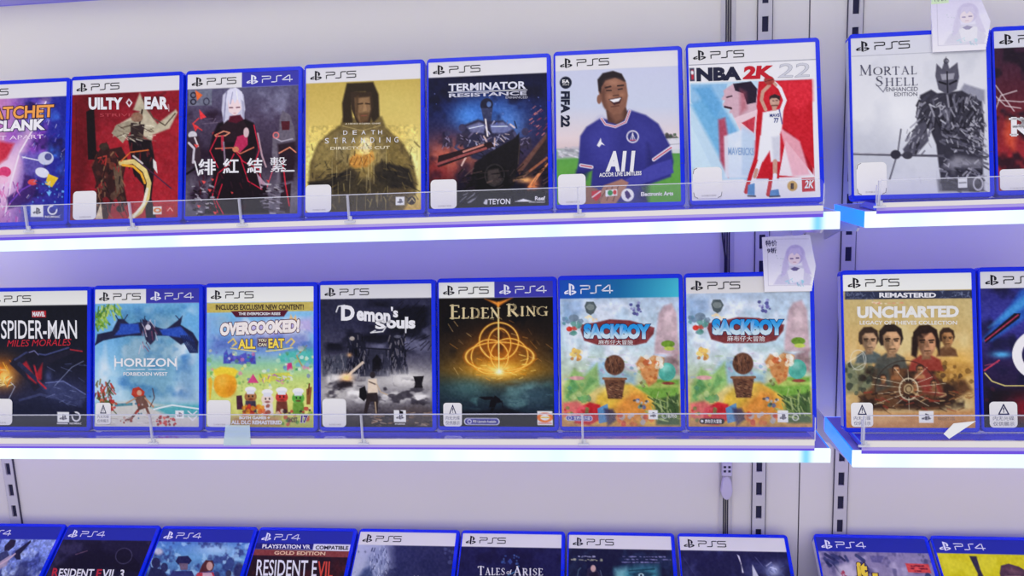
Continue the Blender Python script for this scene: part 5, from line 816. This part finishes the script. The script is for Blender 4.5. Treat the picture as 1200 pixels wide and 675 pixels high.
    bust(366, 252, 24, 30, (60, 40, 30), (176, 124, 80), (110, 74, 50), 1); bust(128, 258, 32, 38, (60, 44, 36), (190, 150, 116), (90, 100, 100), 2); bust(302, 262, 40, 48, (44, 28, 26), (196, 140, 104), (150, 60, 50), 3, True); bust(196, 258, 38, 46, (44, 32, 30), (206, 160, 120), (84, 84, 78), 4)
    a.p([(290, 340), (330, 370), (360, 430), (300, 420), (270, 380)], (150, 56, 50), .8, 6); a.p([(150, 330), (190, 340), (200, 400), (150, 420)], (70, 74, 70), .8, 6)
    for x, y, h_, c in ((172, 376, 13, (90, 60, 50)), (212, 350, 16, (150, 96, 60)), (284, 348, 15, (190, 130, 90)), (268, 392, 12, (180, 120, 80)), (326, 392, 13, (150, 100, 70))): bust(x, y, h_ * .8, h_, (60, 40, 34), (190, 134, 92), c, 5)
    a.ring(250, 408, 28, 32, 4, (230, 214, 180), .8); a.e(250, 408, 15, 16, (176, 150, 110)); a.ring(250, 408, 9, 10, 3, (90, 66, 48))
    for k in range(14): t = k * math.pi / 7 + .2; a.l([(250 + 24 * math.cos(t), 408 + 26 * math.sin(t)), (250 + (95 + 20 * (k % 3)) * math.cos(t), 408 + (58 + 14 * (k % 2)) * math.sin(t))], 1.6, (236, 222, 190), .8)
    a.ring(240, 408, 92, 86, 3, (50, 34, 30), .6); a.st(50, (110, 410, 400, 476), 30, 5, [(50, 32, 28), (120, 80, 54), (150, 60, 46), (206, 170, 120)], 8, (-30, 30), .7)
    a.p([(60, 474), (230, 480), (448, 470), (450, 527), (60, 527)], (206, 146, 90), .85, 6); a.p([(70, 500), (200, 482), (240, 500), (90, 520)], (236, 196, 140), .5, 8); a.ring(96, 320, 24, 30, 2, (236, 232, 220), .7); a.l([(60, 330), (110, 300), (116, 330), (80, 350)], 2, (236, 232, 220), .7); a.l([(98, 430), (110, 440), (100, 450)], 3, (70, 44, 34)); a.st(20, (380, 410, 446, 440), 20, 2, [(150, 100, 60)], 9, (150, 200))
    a.p([(54, 112), (442, 108), (443, 133), (54, 137)], (50, 56, 84)); a.st(30, (56, 114, 140, 134), 14, 1.5, [(150, 160, 190)], 11, (0, 360), .6); a.st(26, (350, 112, 440, 132), 14, 1.5, [(150, 160, 190)], 12, (0, 360), .6)
    a.header('ps5', .107, (252, 250, 242)); a.T('REMASTERED', 160, 116, 333, 131, WHT, .04); a.st(16, (136, 145, 232, 149), 7, 3.5, [(226, 150, 120), (240, 226, 200)], 21, (-3, 3)); a.T('UNCHARTED', 92, 158, 402, 194, (238, 236, 232), .05, -.01); a.T('LEGACY OF THIEVES COLLECTION', 100, 201, 396, 213, (240, 236, 228), .02)
    a.studio(281, 474, 44, 36); a.T('NAUGHTY DOG', 338, 492, 388, 502, (150, 120, 96), .0, name='small_print'); return a
def c_racer():
    a = Art((62, 42), (478, 34), (484, 612), (75, 622)); a.f((40, 36, 110)); a.g([(40, (40, 36, 100)), (220, (60, 60, 160)), (380, (44, 30, 80)), (620, (24, 16, 34))]); a.cl(70, 3, (24, 22, 60), .5, .7, .9); a.p([(66, 300), (150, 180), (190, 110), (260, 90), (480, 60), (480, 200), (200, 220), (100, 300)], (40, 96, 190), .9, 6); a.p([(90, 250), (150, 180), (225, 110), (225, 150), (170, 200)], (70, 160, 226), .8, 6)
    a.p([(76, 290), (170, 196), (190, 196), (186, 214), (80, 310)], (24, 18, 40)); a.l([(78, 300), (182, 202)], 4, (196, 60, 90)); a.l([(76, 410), (122, 372)], 5, (206, 60, 90)); a.l([(78, 392), (118, 380)], 3, (150, 60, 100)); a.l([(78, 420), (100, 450), (140, 466), (480, 460)], 4, (226, 210, 130)); a.w_(130, 350, 30, 12, (90, 190, 250), .9); a.p([(90, 480), (225, 476), (300, 600), (90, 610)], (20, 14, 26), .8, 10); a.w_(210, 550, 60, 50, (180, 30, 50), .8); a.bl(14, (80, 470, 220, 610), 14, [(30, 22, 40), (70, 30, 50)], 4, .6)
    a.ring(262, 350, 84, 84, 30, (244, 240, 248)); a.p([(262, 360), (380, 300), (380, 460), (262, 460)], (40, 26, 70), .9); a.p([(200, 590), (226, 590), (226, 612), (200, 612)], WHT)
    a.header('ps5', .107, (232, 230, 234)); a.T('GRAN TURISMO', 212, 418, 470, 450, WHT, .03); return a
# bottom row: only the upper part shows
def c_gun():
    a = Art((-168, 410), (316, 415), (247, 701), (-253, 701), ny=120, h=.078); a.g([(476, (150, 170, 226)), (600, (110, 130, 200)), (690, (60, 66, 130))]); a.cl(50, 3, (190, 206, 240), .5, .7, .8); a.cl(40, 5, (60, 70, 140), .5, .66, .8); a.n(10, 4, .3)
    a.p([(0, 600), (30, 560), (70, 570), (60, 620), (0, 660)], (180, 160, 180), .9, 4); a.p([(20, 520), (44, 484), (76, 488), (76, 520), (50, 545), (26, 545)], (40, 34, 60)); a.p([(0, 560), (40, 540), (60, 570), (20, 600), (0, 600)], (60, 66, 110)); a.p([(90, 545), (158, 486), (162, 498), (120, 560), (130, 590), (108, 590), (86, 570)], (36, 34, 66)); a.p([(130, 600), (170, 590), (190, 690), (110, 690)], (50, 56, 110), .8, 6); a.l([(0, 630), (60, 590), (90, 560)], 9, (206, 180, 196))
    a.header('ps4', .24); return a
def c_rpd():
    a = Art((374, 412), (830, 414), (745, 701), (258, 701), ny=120, h=.078); a.f((30, 26, 52)); a.cl(60, 3, (56, 52, 84), .5, .72, .8); a.p([(400, 560), (500, 530), (470, 500), (540, 486), (560, 530), (640, 560), (640, 620), (300, 640)], (20, 16, 36), .8, 8); a.p([(620, 560), (650, 518), (690, 520), (716, 560), (760, 600), (760, 640), (640, 640)], (24, 20, 40)); a.ring(672, 560, 42, 40, 4, (120, 116, 150), .5); a.l([(420, 556), (480, 536)], 4, (190, 140, 150), .5)
    a.header('ps4', .23); a.T('R', 302, 628, 336, 672, (190, 40, 60), .03, 0, .12); a.T('ESIDENT', 338, 630, 522, 672, WHT, .02, 0, .12); a.T('E', 536, 630, 562, 672, (190, 40, 60), .03, 0, .12); a.T('VIL 3', 566, 630, 680, 674, WHT, .02, 0, .12); return a
def c_police():
    a = Art((180, 92), (625, 90), (552, 358), (63, 363), ny=120, h=.078); a.g([(150, (80, 130, 196)), (230, (110, 170, 210)), (330, (60, 90, 150))]); a.w_(440, 190, 100, 30, (190, 226, 240), .8); a.cl(36, 3, (50, 60, 120), .5, .68, .8); a.cl(26, 6, (170, 214, 236), .55, .72, .8)
    a.e(150, 205, 22, 16, (236, 230, 224), .8, 4); a.e(136, 260, 22, 26, (44, 46, 86)); a.e(180, 280, 18, 22, (50, 56, 100)); a.p([(90, 335), (110, 280), (170, 290), (210, 335)], (40, 44, 84))
    a.p([(236, 250), (250, 226), (300, 222), (320, 244), (306, 262), (250, 264)], (40, 40, 84)); a.p([(254, 258), (300, 258), (298, 288), (264, 290)], (120, 100, 120)); a.p([(200, 335), (220, 296), (320, 292), (345, 335)], (52, 58, 116)); a.p([(372, 262), (390, 240), (424, 242), (434, 262), (424, 290), (376, 296), (356, 300)], (90, 44, 46)); a.e(410, 268, 16, 20, (206, 160, 146)); a.p([(330, 335), (350, 300), (430, 296), (446, 335)], (190, 60, 76)); a.p([(376, 300), (420, 298), (440, 335), (376, 335)], (214, 200, 210), .8); a.e(508, 300, 14, 16, (60, 60, 90)); a.e(450, 306, 12, 14, (60, 66, 110)); a.e(560, 290, 30, 40, (46, 46, 96), .9, 4)
    a.header('ps4', .235); return a
def c_gold7():
    a = Art((668, 98), (1132, 100), (1073, 360), (589, 360), ny=120, h=.078); a.f((44, 26, 32)); a.cl(50, 3, (80, 34, 36), .5, .7, .8); a.p([(645, 156), (1124, 158), (1115, 192), (636, 188)], (236, 234, 238)); a.p([(644, 158), (936, 158), (930, 188), (638, 187)], (36, 36, 120)); a.p([(636, 190), (1114, 192), (1106, 220), (628, 216)], (140, 66, 60)); a.header('ps4', .235)
    a.T('PLAYSTATION VR', 678, 165, 918, 184, WHT, .03, 0, .1, name='small_print'); a.T('COMPATIBLE', 944, 168, 1106, 186, (30, 30, 50), .03, 0, .1, name='small_print'); a.T('GOLD EDITION', 738, 196, 992, 213, (240, 200, 160), .03, 0, .15); a.T('RESIDENT E', 650, 236, 950, 310, WHT, .01, 0, .06); a.T('VIL', 954, 240, 1030, 314, (214, 74, 60), .02, 0, .06); return a
def c_village():
    a = Art((105, 68), (622, 72), (582, 360), (29, 351), ny=120, h=.078); a.g([(135, (110, 116, 150)), (320, (70, 76, 120))]); a.g([(60, (190, 196, 216)), (230, (170, 176, 200)), (300, (50, 54, 96)), (620, (44, 46, 84))], True); a.cl(40, 3, (40, 44, 84), .55, .7, .7)
    a.p([(140, 190), (190, 150), (230, 144), (256, 200), (240, 250), (200, 310), (100, 320), (60, 300), (120, 240)], (150, 160, 190), .9, 6); a.st(70, (150, 146, 250, 300), 26, 4, [(226, 230, 240), (90, 100, 140), (190, 200, 220), (50, 56, 100)], 3, (60, 120), .8); a.p([(110, 260), (150, 240), (170, 310), (70, 320)], (50, 64, 110), .8, 6); a.bl(8, (560, 150, 610, 220), 14, [(84, 90, 130)], 4, .6); a.p([(392, 284), (404, 294), (416, 284), (412, 310), (396, 310)], WHT)
    a.header('ps5', .235, (238, 236, 230)); return a
def c_night():
    a = Art((658, 70), (1190, 78), (1182, 363), (621, 355), ny=120, h=.078); a.f((34, 34, 78)); a.cl(60, 3, (24, 22, 56), .45, .7, .8); a.bl(8, (866, 180, 890, 225), 7, [(90, 120, 170), (60, 90, 150)], 3); a.bl(8, (934, 178, 964, 222), 8, [(90, 120, 170), (60, 90, 150)], 4); a.p([(900, 210), (914, 196), (926, 212), (914, 226)], (60, 80, 140)); a.l([(900, 276), (940, 260), (960, 232)], 4, (90, 170, 220), .9)
    a.header('ps5', .235, (238, 236, 230)); a.T('Tales', 738, 232, 886, 278, WHT, .0, 0, serif=True); a.T('of', 894, 250, 922, 272, WHT, 0); a.T('Arise', 930, 232, 1090, 280, WHT, .0, 0, serif=True); a.ring(834, 310, 20, 20, 6, WHT, .9); return a
def c_eye():
    a = Art((97, 98), (548, 103), (552, 337), (96, 331), ny=120, h=.078); a.f((26, 30, 58)); a.cl(50, 3, (40, 54, 84), .5, .7, .8); a.p([(300, 235), (400, 222), (486, 220), (490, 320), (310, 320)], (70, 150, 160), .9, 12); a.p([(360, 250), (420, 238), (470, 250), (440, 268), (390, 270)], (30, 60, 80), .9, 4); a.e(412, 257, 12, 8, (190, 226, 226)); a.e(412, 257, 5, 5, (20, 40, 60)); a.l([(360, 240), (470, 232)], 6, (34, 74, 90)); a.p([(300, 235), (350, 228), (340, 320), (300, 320)], (150, 210, 206), .6, 8)
    a.p([(180, 235), (206, 214), (222, 240), (240, 255), (262, 285), (250, 320), (170, 320), (176, 270)], (50, 44, 70)); a.e(205, 232, 11, 13, (206, 170, 160)); a.p([(186, 250), (224, 244), (230, 290), (196, 300)], (34, 28, 50)); a.l([(130, 300), (140, 240), (150, 230)], 4, (100, 130, 150), .7); a.l([(236, 240), (250, 290)], 3, (130, 150, 170), .7)
    a.header('ps5', .235, (238, 236, 230)); a.st(14, (128, 183, 224, 188), 9, 3, [(190, 190, 214)], 5, (-4, 4)); a.st(18, (106, 195, 246, 202), 9, 4, [(190, 190, 150)], 6, (-4, 4))
    for y_, x0_, x1_ in ((184, 316, 536), (195, 324, 540), (206, 330, 500)): a.st(26, (x0_, y_, x1_, y_ + 2), 9, 3, [(150, 150, 184), (110, 110, 150)], y_, (-4, 4))
    return a
def c_slash():
    a = Art((583, 110), (1047, 116), (1089, 346), (604, 341), ny=120, h=.078); a.f((36, 36, 74)); a.cl(60, 3, (60, 64, 110), .5, .72, .8); a.w_(1000, 240, 30, 26, (196, 206, 236), .9); a.st(16, (960, 220, 1040, 270), 30, 3, [(220, 226, 250), (90, 100, 150)], 4, (-60, 60)); a.p([(840, 180), (850, 186), (868, 248), (862, 250), (858, 220)], WHT); a.p([(906, 216), (950, 290), (948, 320), (910, 320)], (206, 208, 220)); a.l([(920, 190), (990, 262)], 2, (110, 116, 160), .7); a.l([(600, 190), (700, 320)], 2, (70, 74, 120), .7)
    a.header('ps5', .235, (238, 236, 230)); return a
def c_takes():
    a = Art((107, 78), (676, 94), (731, 369), (149, 358), ny=120, h=.078); a.f((150, 140, 170)); a.cl(50, 3, (196, 186, 206), .5, .7, .8); a.cl(40, 5, (96, 90, 130), .52, .7, .8); a.st(14, (130, 156, 360, 200), 60, 14, [(40, 44, 84), (60, 66, 110)], 4, (20, 60), .9); a.p([(384, 166), (460, 168), (440, 200), (392, 196)], (110, 104, 150)); a.p([(140, 280), (190, 260), (210, 300), (140, 310)], (70, 60, 96)); a.p([(205, 210), (290, 196), (300, 260), (220, 270)], (216, 206, 216), .8, 6); a.bl(8, (228, 234, 256, 270), 7, [(176, 60, 80)], 5)
    a.p([(564, 202), (682, 206), (692, 246), (574, 242)], (226, 80, 76)); a.e(672, 262, 16, 18, (60, 70, 110)); a.bl(8, (640, 160, 716, 200), 12, [(90, 90, 120)], 8, .7)
    a.header('ps4', .235); a.T('it', 312, 196, 366, 256, (250, 216, 70), .07, .1, out=(70, 40, 60)); a.T('takes', 296, 244, 548, 300, (250, 216, 70), .07, .02, out=(70, 40, 60)); a.st(12, (582, 212, 664, 216), 9, 5, [(96, 20, 40)], 5, (-4, 4)); a.st(12, (588, 224, 672, 228), 9, 5, [(110, 20, 40)], 6, (-4, 4)); a.st(8, (606, 235, 650, 238), 9, 4, [(110, 20, 40)], 7, (-4, 4)); return a
def c_yellow():
    a = Art((726, 92), (1310, 110), (1363, 387), (784, 367), ny=120, h=.078); a.f((226, 214, 20)); a.cl(60, 3, (240, 232, 60), .5, .7, .6); a.p([(906, 172), (944, 174), (952, 230), (962, 260), (940, 300), (924, 300), (936, 250), (920, 210)], (60, 52, 70)); a.l([(925, 275), (945, 262)], 10, (60, 52, 70))
    a.p([(1046, 250), (1060, 216), (1100, 208), (1150, 222), (1190, 246), (1210, 300), (1050, 300)], (90, 62, 76)); a.p([(1070, 230), (1120, 226), (1160, 250), (1110, 250)], (130, 90, 96), .7, 5); a.p([(1070, 262), (1150, 262), (1170, 310), (1070, 310)], (196, 150, 130)); a.header('ps4', .235); return a
CARD_A = [(0.01443, 0.20672), (0.06327, 0.20814), (0.06868, 0.17472), (0.06388, 0.14874), (0.01599, 0.14866)]
CARD_B = [(0.0112, 0.20404), (0.05597, 0.20314), (0.06649, 0.17433), (0.06119, 0.14644), (0.01175, 0.14629)]
# ------------------------------------------------------------------ game cases
CW, CH, CT = 0.135, 0.170, 0.014
def rrect(x0, x1, z0, z1, r, n=5):
    out = []
    for cx, cz, a0 in ((x1 - r, z1 - r, 0), (x0 + r, z1 - r, 90), (x0 + r, z0 + r, 180), (x1 - r, z0 + r, 270)):
        for k in range(n + 1):
            t = math.radians(a0 + 90 * k / n); out.append((cx + r * math.cos(t), cz + r * math.sin(t)))
    return out
def shell_mesh():
    X, Z = CW / 2, CH
    rings = []
    def ring(ins, y, r=0.0045): rings.append([(x, y, z) for x, z in rrect(-X + ins, X - ins, ins, Z - ins, r - min(ins, r * .5))])
    ring(0.0012, CT); ring(0.0003, CT - 0.0004); ring(0, CT - 0.0013); ring(0, CT / 2 + 0.0005); ring(0.0005, CT / 2 + 0.0002); ring(0.0005, CT / 2 - 0.0002); ring(0, CT / 2 - 0.0005)
    ring(0, 0.0012); ring(0.0003, 0.0004); ring(0.0010, 0)
    for y in (0, 0.0007): rings.append([(x, y, z) for x, z in rrect(-X + 0.0020, -X + 0.0020 + IW, 0.0048, 0.0048 + IH, 0.0008)])
    n = len(rings[0]); V = [v for r in rings for v in r]
    F = [tuple(range(n))] + [(i * n + k, i * n + (k + 1) % n, (i + 1) * n + (k + 1) % n, (i + 1) * n + k) for i in range(len(rings) - 1) for k in range(n)] + [tuple((len(rings) - 1) * n + k for k in range(n))[::-1]]
    me = bpy.data.meshes.new('case_shell'); me.from_pydata(V, [], F); me.materials.append(M['case'])
    bm = bmesh.new(); bm.from_mesh(me); bmesh.ops.recalc_face_normals(bm, faces=bm.faces); bm.to_mesh(me); bm.free(); return me
SHELL = shell_mesh()
mb = MB()
for z in (0.0,):
    mb.box(CW / 2 - 0.0009, CW / 2 + 0.0005, 0.003, 0.0062, z, z + 0.016, M['case_dark']); mb.box(CW / 2 - 0.0038, CW / 2 - 0.0012, -0.0003, 0.0003, z - 0.0005, z + 0.0003, M['case_dark'])
_l = mb.build('latch'); LATCH = _l.data; bpy.data.objects.remove(_l)

def sticker(root, cov, art, box, kind):
    x0, y0, x1, y1 = box; u, v = art.inv(np.array([x0, x1], float), np.array([y0, y1], float))
    X0, X1 = IW * (u[0] - .5), IW * (u[1] - .5); Z1, Z0 = IH * (1 - v[0]), IH * (1 - v[1])
    out = rrect(X0, X1, Z0, Z1, min(X1 - X0, Z1 - Z0) * .16)
    b = MB(); b.plate(out, -0.0007, -0.0004, M['sticker']); o = b.build('security_sticker', root); o.location = cov.location
    tag(o, 'white square sticker with a warning triangle' if kind == 'warn' else 'blank white square sticker')
    A = Art((0, 0), (100, 0), (100, 100), (0, 100), 2, 2, X1 - X0, Z1 - Z0); jobs = []
    def add(text, b_, col, bold=0.0): V, F = font_mesh(text, bold); jobs.append((norm(V), F, ('uv', b_[0], b_[1], b_[2], b_[3]), col, 0, 0, 0, 0))
    if kind == 'warn':
        V, F = stroke_mesh([[(.08, .05), (.92, .05), (.5, .92), (.08, .05)]], .11); jobs.append((np.array(V), F, ('uv', .30, .08, .72, .50), (40, 42, 90), 0, 0, 0, 0)); add('!', (.485, .22, .535, .42), (40, 42, 90), .02)
        add('内无光碟', (.12, .56, .88, .72), (110, 110, 140), .0); add('仅供展示', (.12, .77, .88, .93), (90, 90, 120), .0)
    else: add('仅供展示使用', (.28, .88, .78, .94), (176, 172, 178), .0)
    if kind == 'cut':
        for cx, cz, sx, sz in ((0, 1, 1, -1), (1, 0, -1, 1), (0, 0, 1, 1)):
            V, F = stroke_mesh([[(cx + sx * .14, cz), (cx + sx * .03, cz + sz * .05), (cx, cz + sz * .18)]], .018); jobs.append((np.array(V), F, ('uv', 0.02, 0.02, .98, .98), (60, 60, 80), 0, 0, 0, 0))
    t = ink_mesh('sticker_print', o, A, jobs, -0.0008); t.location = ((X0 + X1) / 2, 0, Z0)

ROWS = {1: (0.0, 0.0, 13.06), 2: (-0.0068, -0.2418, 11.07), 3: (-0.0125, -0.5254, 53.6)}
GR = {1: 'game cases standing on the upper shelf', 2: 'game cases standing on the middle shelf', 3: 'game cases lying in the bottom row'}
def case(row, xi, fn, label, yaw=0.0, dl=0.0, roll=0.0, dy=0.0, st=None, spine=(226, 224, 230)):
    y0, z0, L = ROWS[row]
    R = Matrix.Rotation(math.radians(yaw), 3, 'Z') @ Matrix.Rotation(-math.radians(L + dl), 3, 'X') @ Matrix.Rotation(math.radians(roll), 3, 'Y')
    P = Vector((xi + IW / 2, y0 + dy, z0)); off = R @ Vector((-CW / 2 + 0.002 + IW / 2, 0, 0.0048))
    root = empty('game_case'); root.matrix_world = Matrix.Translation(P - off) @ R.to_4x4()
    tag(root, label, 'game case', GR[row])
    o = bpy.data.objects.new('case_shell', SHELL); COL.objects.link(o); o.parent = root
    for z in (0.045, 0.118): o = bpy.data.objects.new('latch', LATCH); COL.objects.link(o); o.parent = root; o.location = (0, 0, z)
    art = fn()
    cov = cover_mesh('cover_sheet', art, root); cov.location = (-CW / 2 + 0.002 + IW / 2, 0.0004, 0.0048)
    inks(art, cov, -0.00012)
    b = MB(); b.box(-CW / 2 - 0.00025, -CW / 2 - 0.0001, 0.0022, CT - 0.0022, 0.006, CH - 0.006, mat('spine_paper', spine, 0.35)); b.build('spine_label', root)
    if st: sticker(root, cov, art, st[0], st[1])
    return root
D = 0.6
case(1, -0.6222, c_rift, 'leftmost case of the upper shelf, cut by the frame, purple and pink space scene', .5, 0, .2, 0)
case(1, -0.4852, c_redduel, 'case with a dark red cover, pale scarf and curved yellow blade', .3, -.1, .14, -.0008, ((505, 0, 0, 0) and ((238, 459, 314, 549), 'plain')), (90, 16, 30))
case(1, -0.3480, c_scarletred, 'case with two tone header and a pale haired figure in dark coat among red shards', 1.2, .5, .4, .0006)
case(1, -0.2098, c_goldman, 'case with a golden cover, hooded bearded man holding a glowing orb', .9, .3, .27, .0004, ((28, 481, 122, 578), 'plain'))
case(1, -0.0724, c_bluewar, 'case with a dark blue and orange battle cover, metal soldier under wide lettering', .9, .9, .24, .0008, ((33, 497, 128, 598), 'plain'))
case(1, 0.0650, c_soccer, 'case with a smiling footballer in a navy shirt on a green pitch', .2, .6, .26, 0, ((40, 484, 138, 585), 'plain'))
NBA = case(1, 0.2043, c_hoops, 'case with a white basketball player lifting a ball before red and blue panels', 1.0, -.5, .19, -.0006, ((53, 424, 142, 510), 'cut'))
KNI = case(1, 0.3655, c_greyknight, 'pale grey case with an armoured warrior holding a long blade', -1.2, -1.5, .2, -.0010, ((97, 428, 180, 512), 'cut'), (206, 208, 226))
case(1, 0.5032, c_maroon, 'rightmost case of the upper shelf, cut by the frame, maroon cover', -.6, -1.0, .3, -.0005, ((482, 448, 572, 502), 'plain'), (80, 60, 160))
case(2, -0.6230, c_redhero, 'leftmost case of the middle shelf, cut by the frame, black cover with red acrobat shape', .4, .2, .4, .001, ((-62, 416, 34, 502), 'plain'))
case(2, -0.4845, c_birdsky, 'case with a huge dark bird over a blue sky and sandy beach', .6, .3, .5, .0012, ((318, 427, 368, 497), 'warn'))
case(2, -0.3462, c_cooks, 'case with a bright cartoon meadow, chef figures and golden ball', -.3, .5, .4, -.0005, ((47, 503, 140, 608), 'plain'))
case(2, -0.2092, c_castle, 'case with a grey ruined castle and a lone knight seen from behind', .1, .2, .3, 0, ((30, 496, 126, 606), 'plain'))
case(2, -0.0730, c_goldring, 'case with glowing golden rings on a black cover', -.8, 1.0, .1, .0012, ((48, 529, 121, 620), 'warn'))
case(2, 0.0636, c_toy4, 'case with a blue header over a pastel toy valley cover', .6, -.7, .3, .0008)
TOY = case(2, 0.2000, c_toy5, 'case with a white header over a pastel toy valley cover', -1.2, -1.0, -.1, 0)
case(2, 0.3620, c_sepia, 'case with a sandy gold cover of several adventurer portraits round a wheel', .5, -.1, .24, -.0030, ((73, 449, 142, 522), 'warn'), (190, 186, 226))
case(2, 0.4990, c_racer, 'rightmost case of the middle shelf, cut by the frame, violet cover with white ring', .2, -.1, .2, -.002, ((90, 526, 178, 620), 'warn'), (70, 60, 190))
for xi, fn, lb, yw in ((-0.7660, c_gun, 'leftmost case of the bottom row, pale blue cover with a crouching armed figure', .4), (-0.6277, c_rpd, 'black bottom row case with white and red slanted lettering', .3),
    (-0.4895, c_police, 'bottom row case with a blue misty cover, capped figure and red haired figure', .2), (-0.3520, c_gold7, 'bottom row case with a brown strip below a white blue strip', 0.0),
    (-0.2140, c_village, 'bottom row case with a frosty pale face shape on dark blue', -.1), (-0.0764, c_night, 'bottom row case with white roman lettering on plain dark blue', 0.0),
    (0.0612, c_eye, 'bottom row case with a teal close up of one eye', -.2), (0.2003, c_slash, 'rightmost bottom row case of the left bay, dark cover with white shards', -.2),
    (0.3666, c_takes, 'bottom row case with a lilac cover and yellow hand drawn lettering', -.6), (0.5050, c_yellow, 'bottom row case with a bright yellow cover, partly outside the frame', -.6)):
    case(3, xi, fn, lb, yw, dy=.003 if xi > .36 else 0)

# ------------------------------------------------------------------ special price cards tucked in front of two cases
def card(ref, pts, label, note, faded):
    x0 = min(p[0] for p in pts); x1 = max(p[0] for p in pts); z0 = min(p[1] for p in pts); z1 = max(p[1] for p in pts)
    w, h = x1 - x0, z1 - z0; t = empty('price_card')
    t.matrix_world = ref.matrix_world @ Matrix.Translation((x0 + w / 2, -0.0026, z0)); tag(t, label, 'price card', 'special price cards')
    pr = [(x - x0 - w / 2, z - z0) for x, z in pts]
    b = MB(); b.plate(pr, 0.0, 0.0018, mat('card_plastic', (236, 232, 244), 0.25, 0.5, coat=0.3)); b.build('card_body', t, bevel=0.0002)
    A = Art((0, 0), (100, 0), (100, 110), (0, 110), 110, 120, w, h); f_ = 0.45 if faded else 0.0
    K = lambda c: tuple(v * (1 - f_) + 234 * f_ for v in c)
    A.g([(0, (226, 220, 240)), (70, (232, 228, 244)), (110, (242, 238, 244))]); A.cl(30, 3, (240, 238, 248), .4, .7, .6)
    A.p([(20, 96), (30, 78), (46, 68), (48, 60), (80, 60), (84, 70), (92, 84), (88, 98)], K((206, 200, 226)), .9, 3); A.p([(46, 70), (60, 62), (78, 66), (76, 90), (52, 94)], K((236, 232, 244)), 1, 2)
    A.e(62, 38, 18, 19, K((190, 176, 222)), 1, 3); A.p([(44, 36), (50, 60), (42, 78), (34, 82), (38, 54)], K((200, 188, 228)), .9, 3); A.p([(78, 34), (86, 60), (92, 78), (80, 74), (74, 56)], K((204, 192, 230)), .9, 3)
    A.e(60, 46, 11.5, 12, K((240, 218, 228)), 1, 1.5); A.p([(48, 40), (54, 26), (70, 26), (76, 42), (66, 34), (60, 40), (56, 33)], K((204, 190, 230)), 1, 1.5); A.l([(53, 46), (57, 46)], 2.6, K((110, 84, 140))); A.l([(64, 45), (68, 45)], 2.6, K((110, 84, 140))); A.l([(58, 53), (63, 53)], 1, K((180, 110, 130)))
    A.p([(52, 66), (60, 62), (70, 65), (64, 70), (58, 70)], K((96, 84, 140)), .9); A.st(18, (42, 84, 84, 98), 6, 2, [K((150, 210, 226)), K((120, 180, 200)), K((220, 226, 240))], 5); A.bl(8, (22, 40, 40, 80), 1, [K((150, 170, 180))], 6)
    A.l([(10, 6), (10, 98), (92, 98)], .8, (196, 190, 210)); A.l([(22, 7), (88, 8)], .8, (196, 190, 210))
    if note == 'top': A.p([(2, -2), (30, -2), (30, 17), (0, 18)], (216, 238, 196), .95)
    if note == 'top': A.T('特价', 4, 1, 27, 13, (90, 100, 110), .0, name='price_note')
    else: A.T('特价', 6, 9, 28, 21, (40, 36, 90), .01, name='price_note'); A.T('9折', 9, 24, 27, 35, (40, 36, 90), .02, name='price_note')
    def inside(cx, cz):
        ok = np.zeros(len(cx), bool)
        for k in range(len(pr)):
            (ax, az), (bx, bz) = pr[k], pr[(k + 1) % len(pr)]
            if abs(az - bz) < 1e-9: continue
            c = (az > cz) != (bz > cz); ok ^= c & (cx < ax + (cz - az) / (bz - az) * (bx - ax))
        return ok
    c = cover_mesh('printed_card', A, t, inside); c.location = (0, -0.0003, 0)
    inks(A, c, -0.0002)
card(TOY, CARD_A, 'white special price card with two handwritten lines beneath the upper shelf, pointed right edge', 'mid', False)
card(KNI, CARD_B, 'white special price card with a green note, cut by the top of the frame', 'top', True)
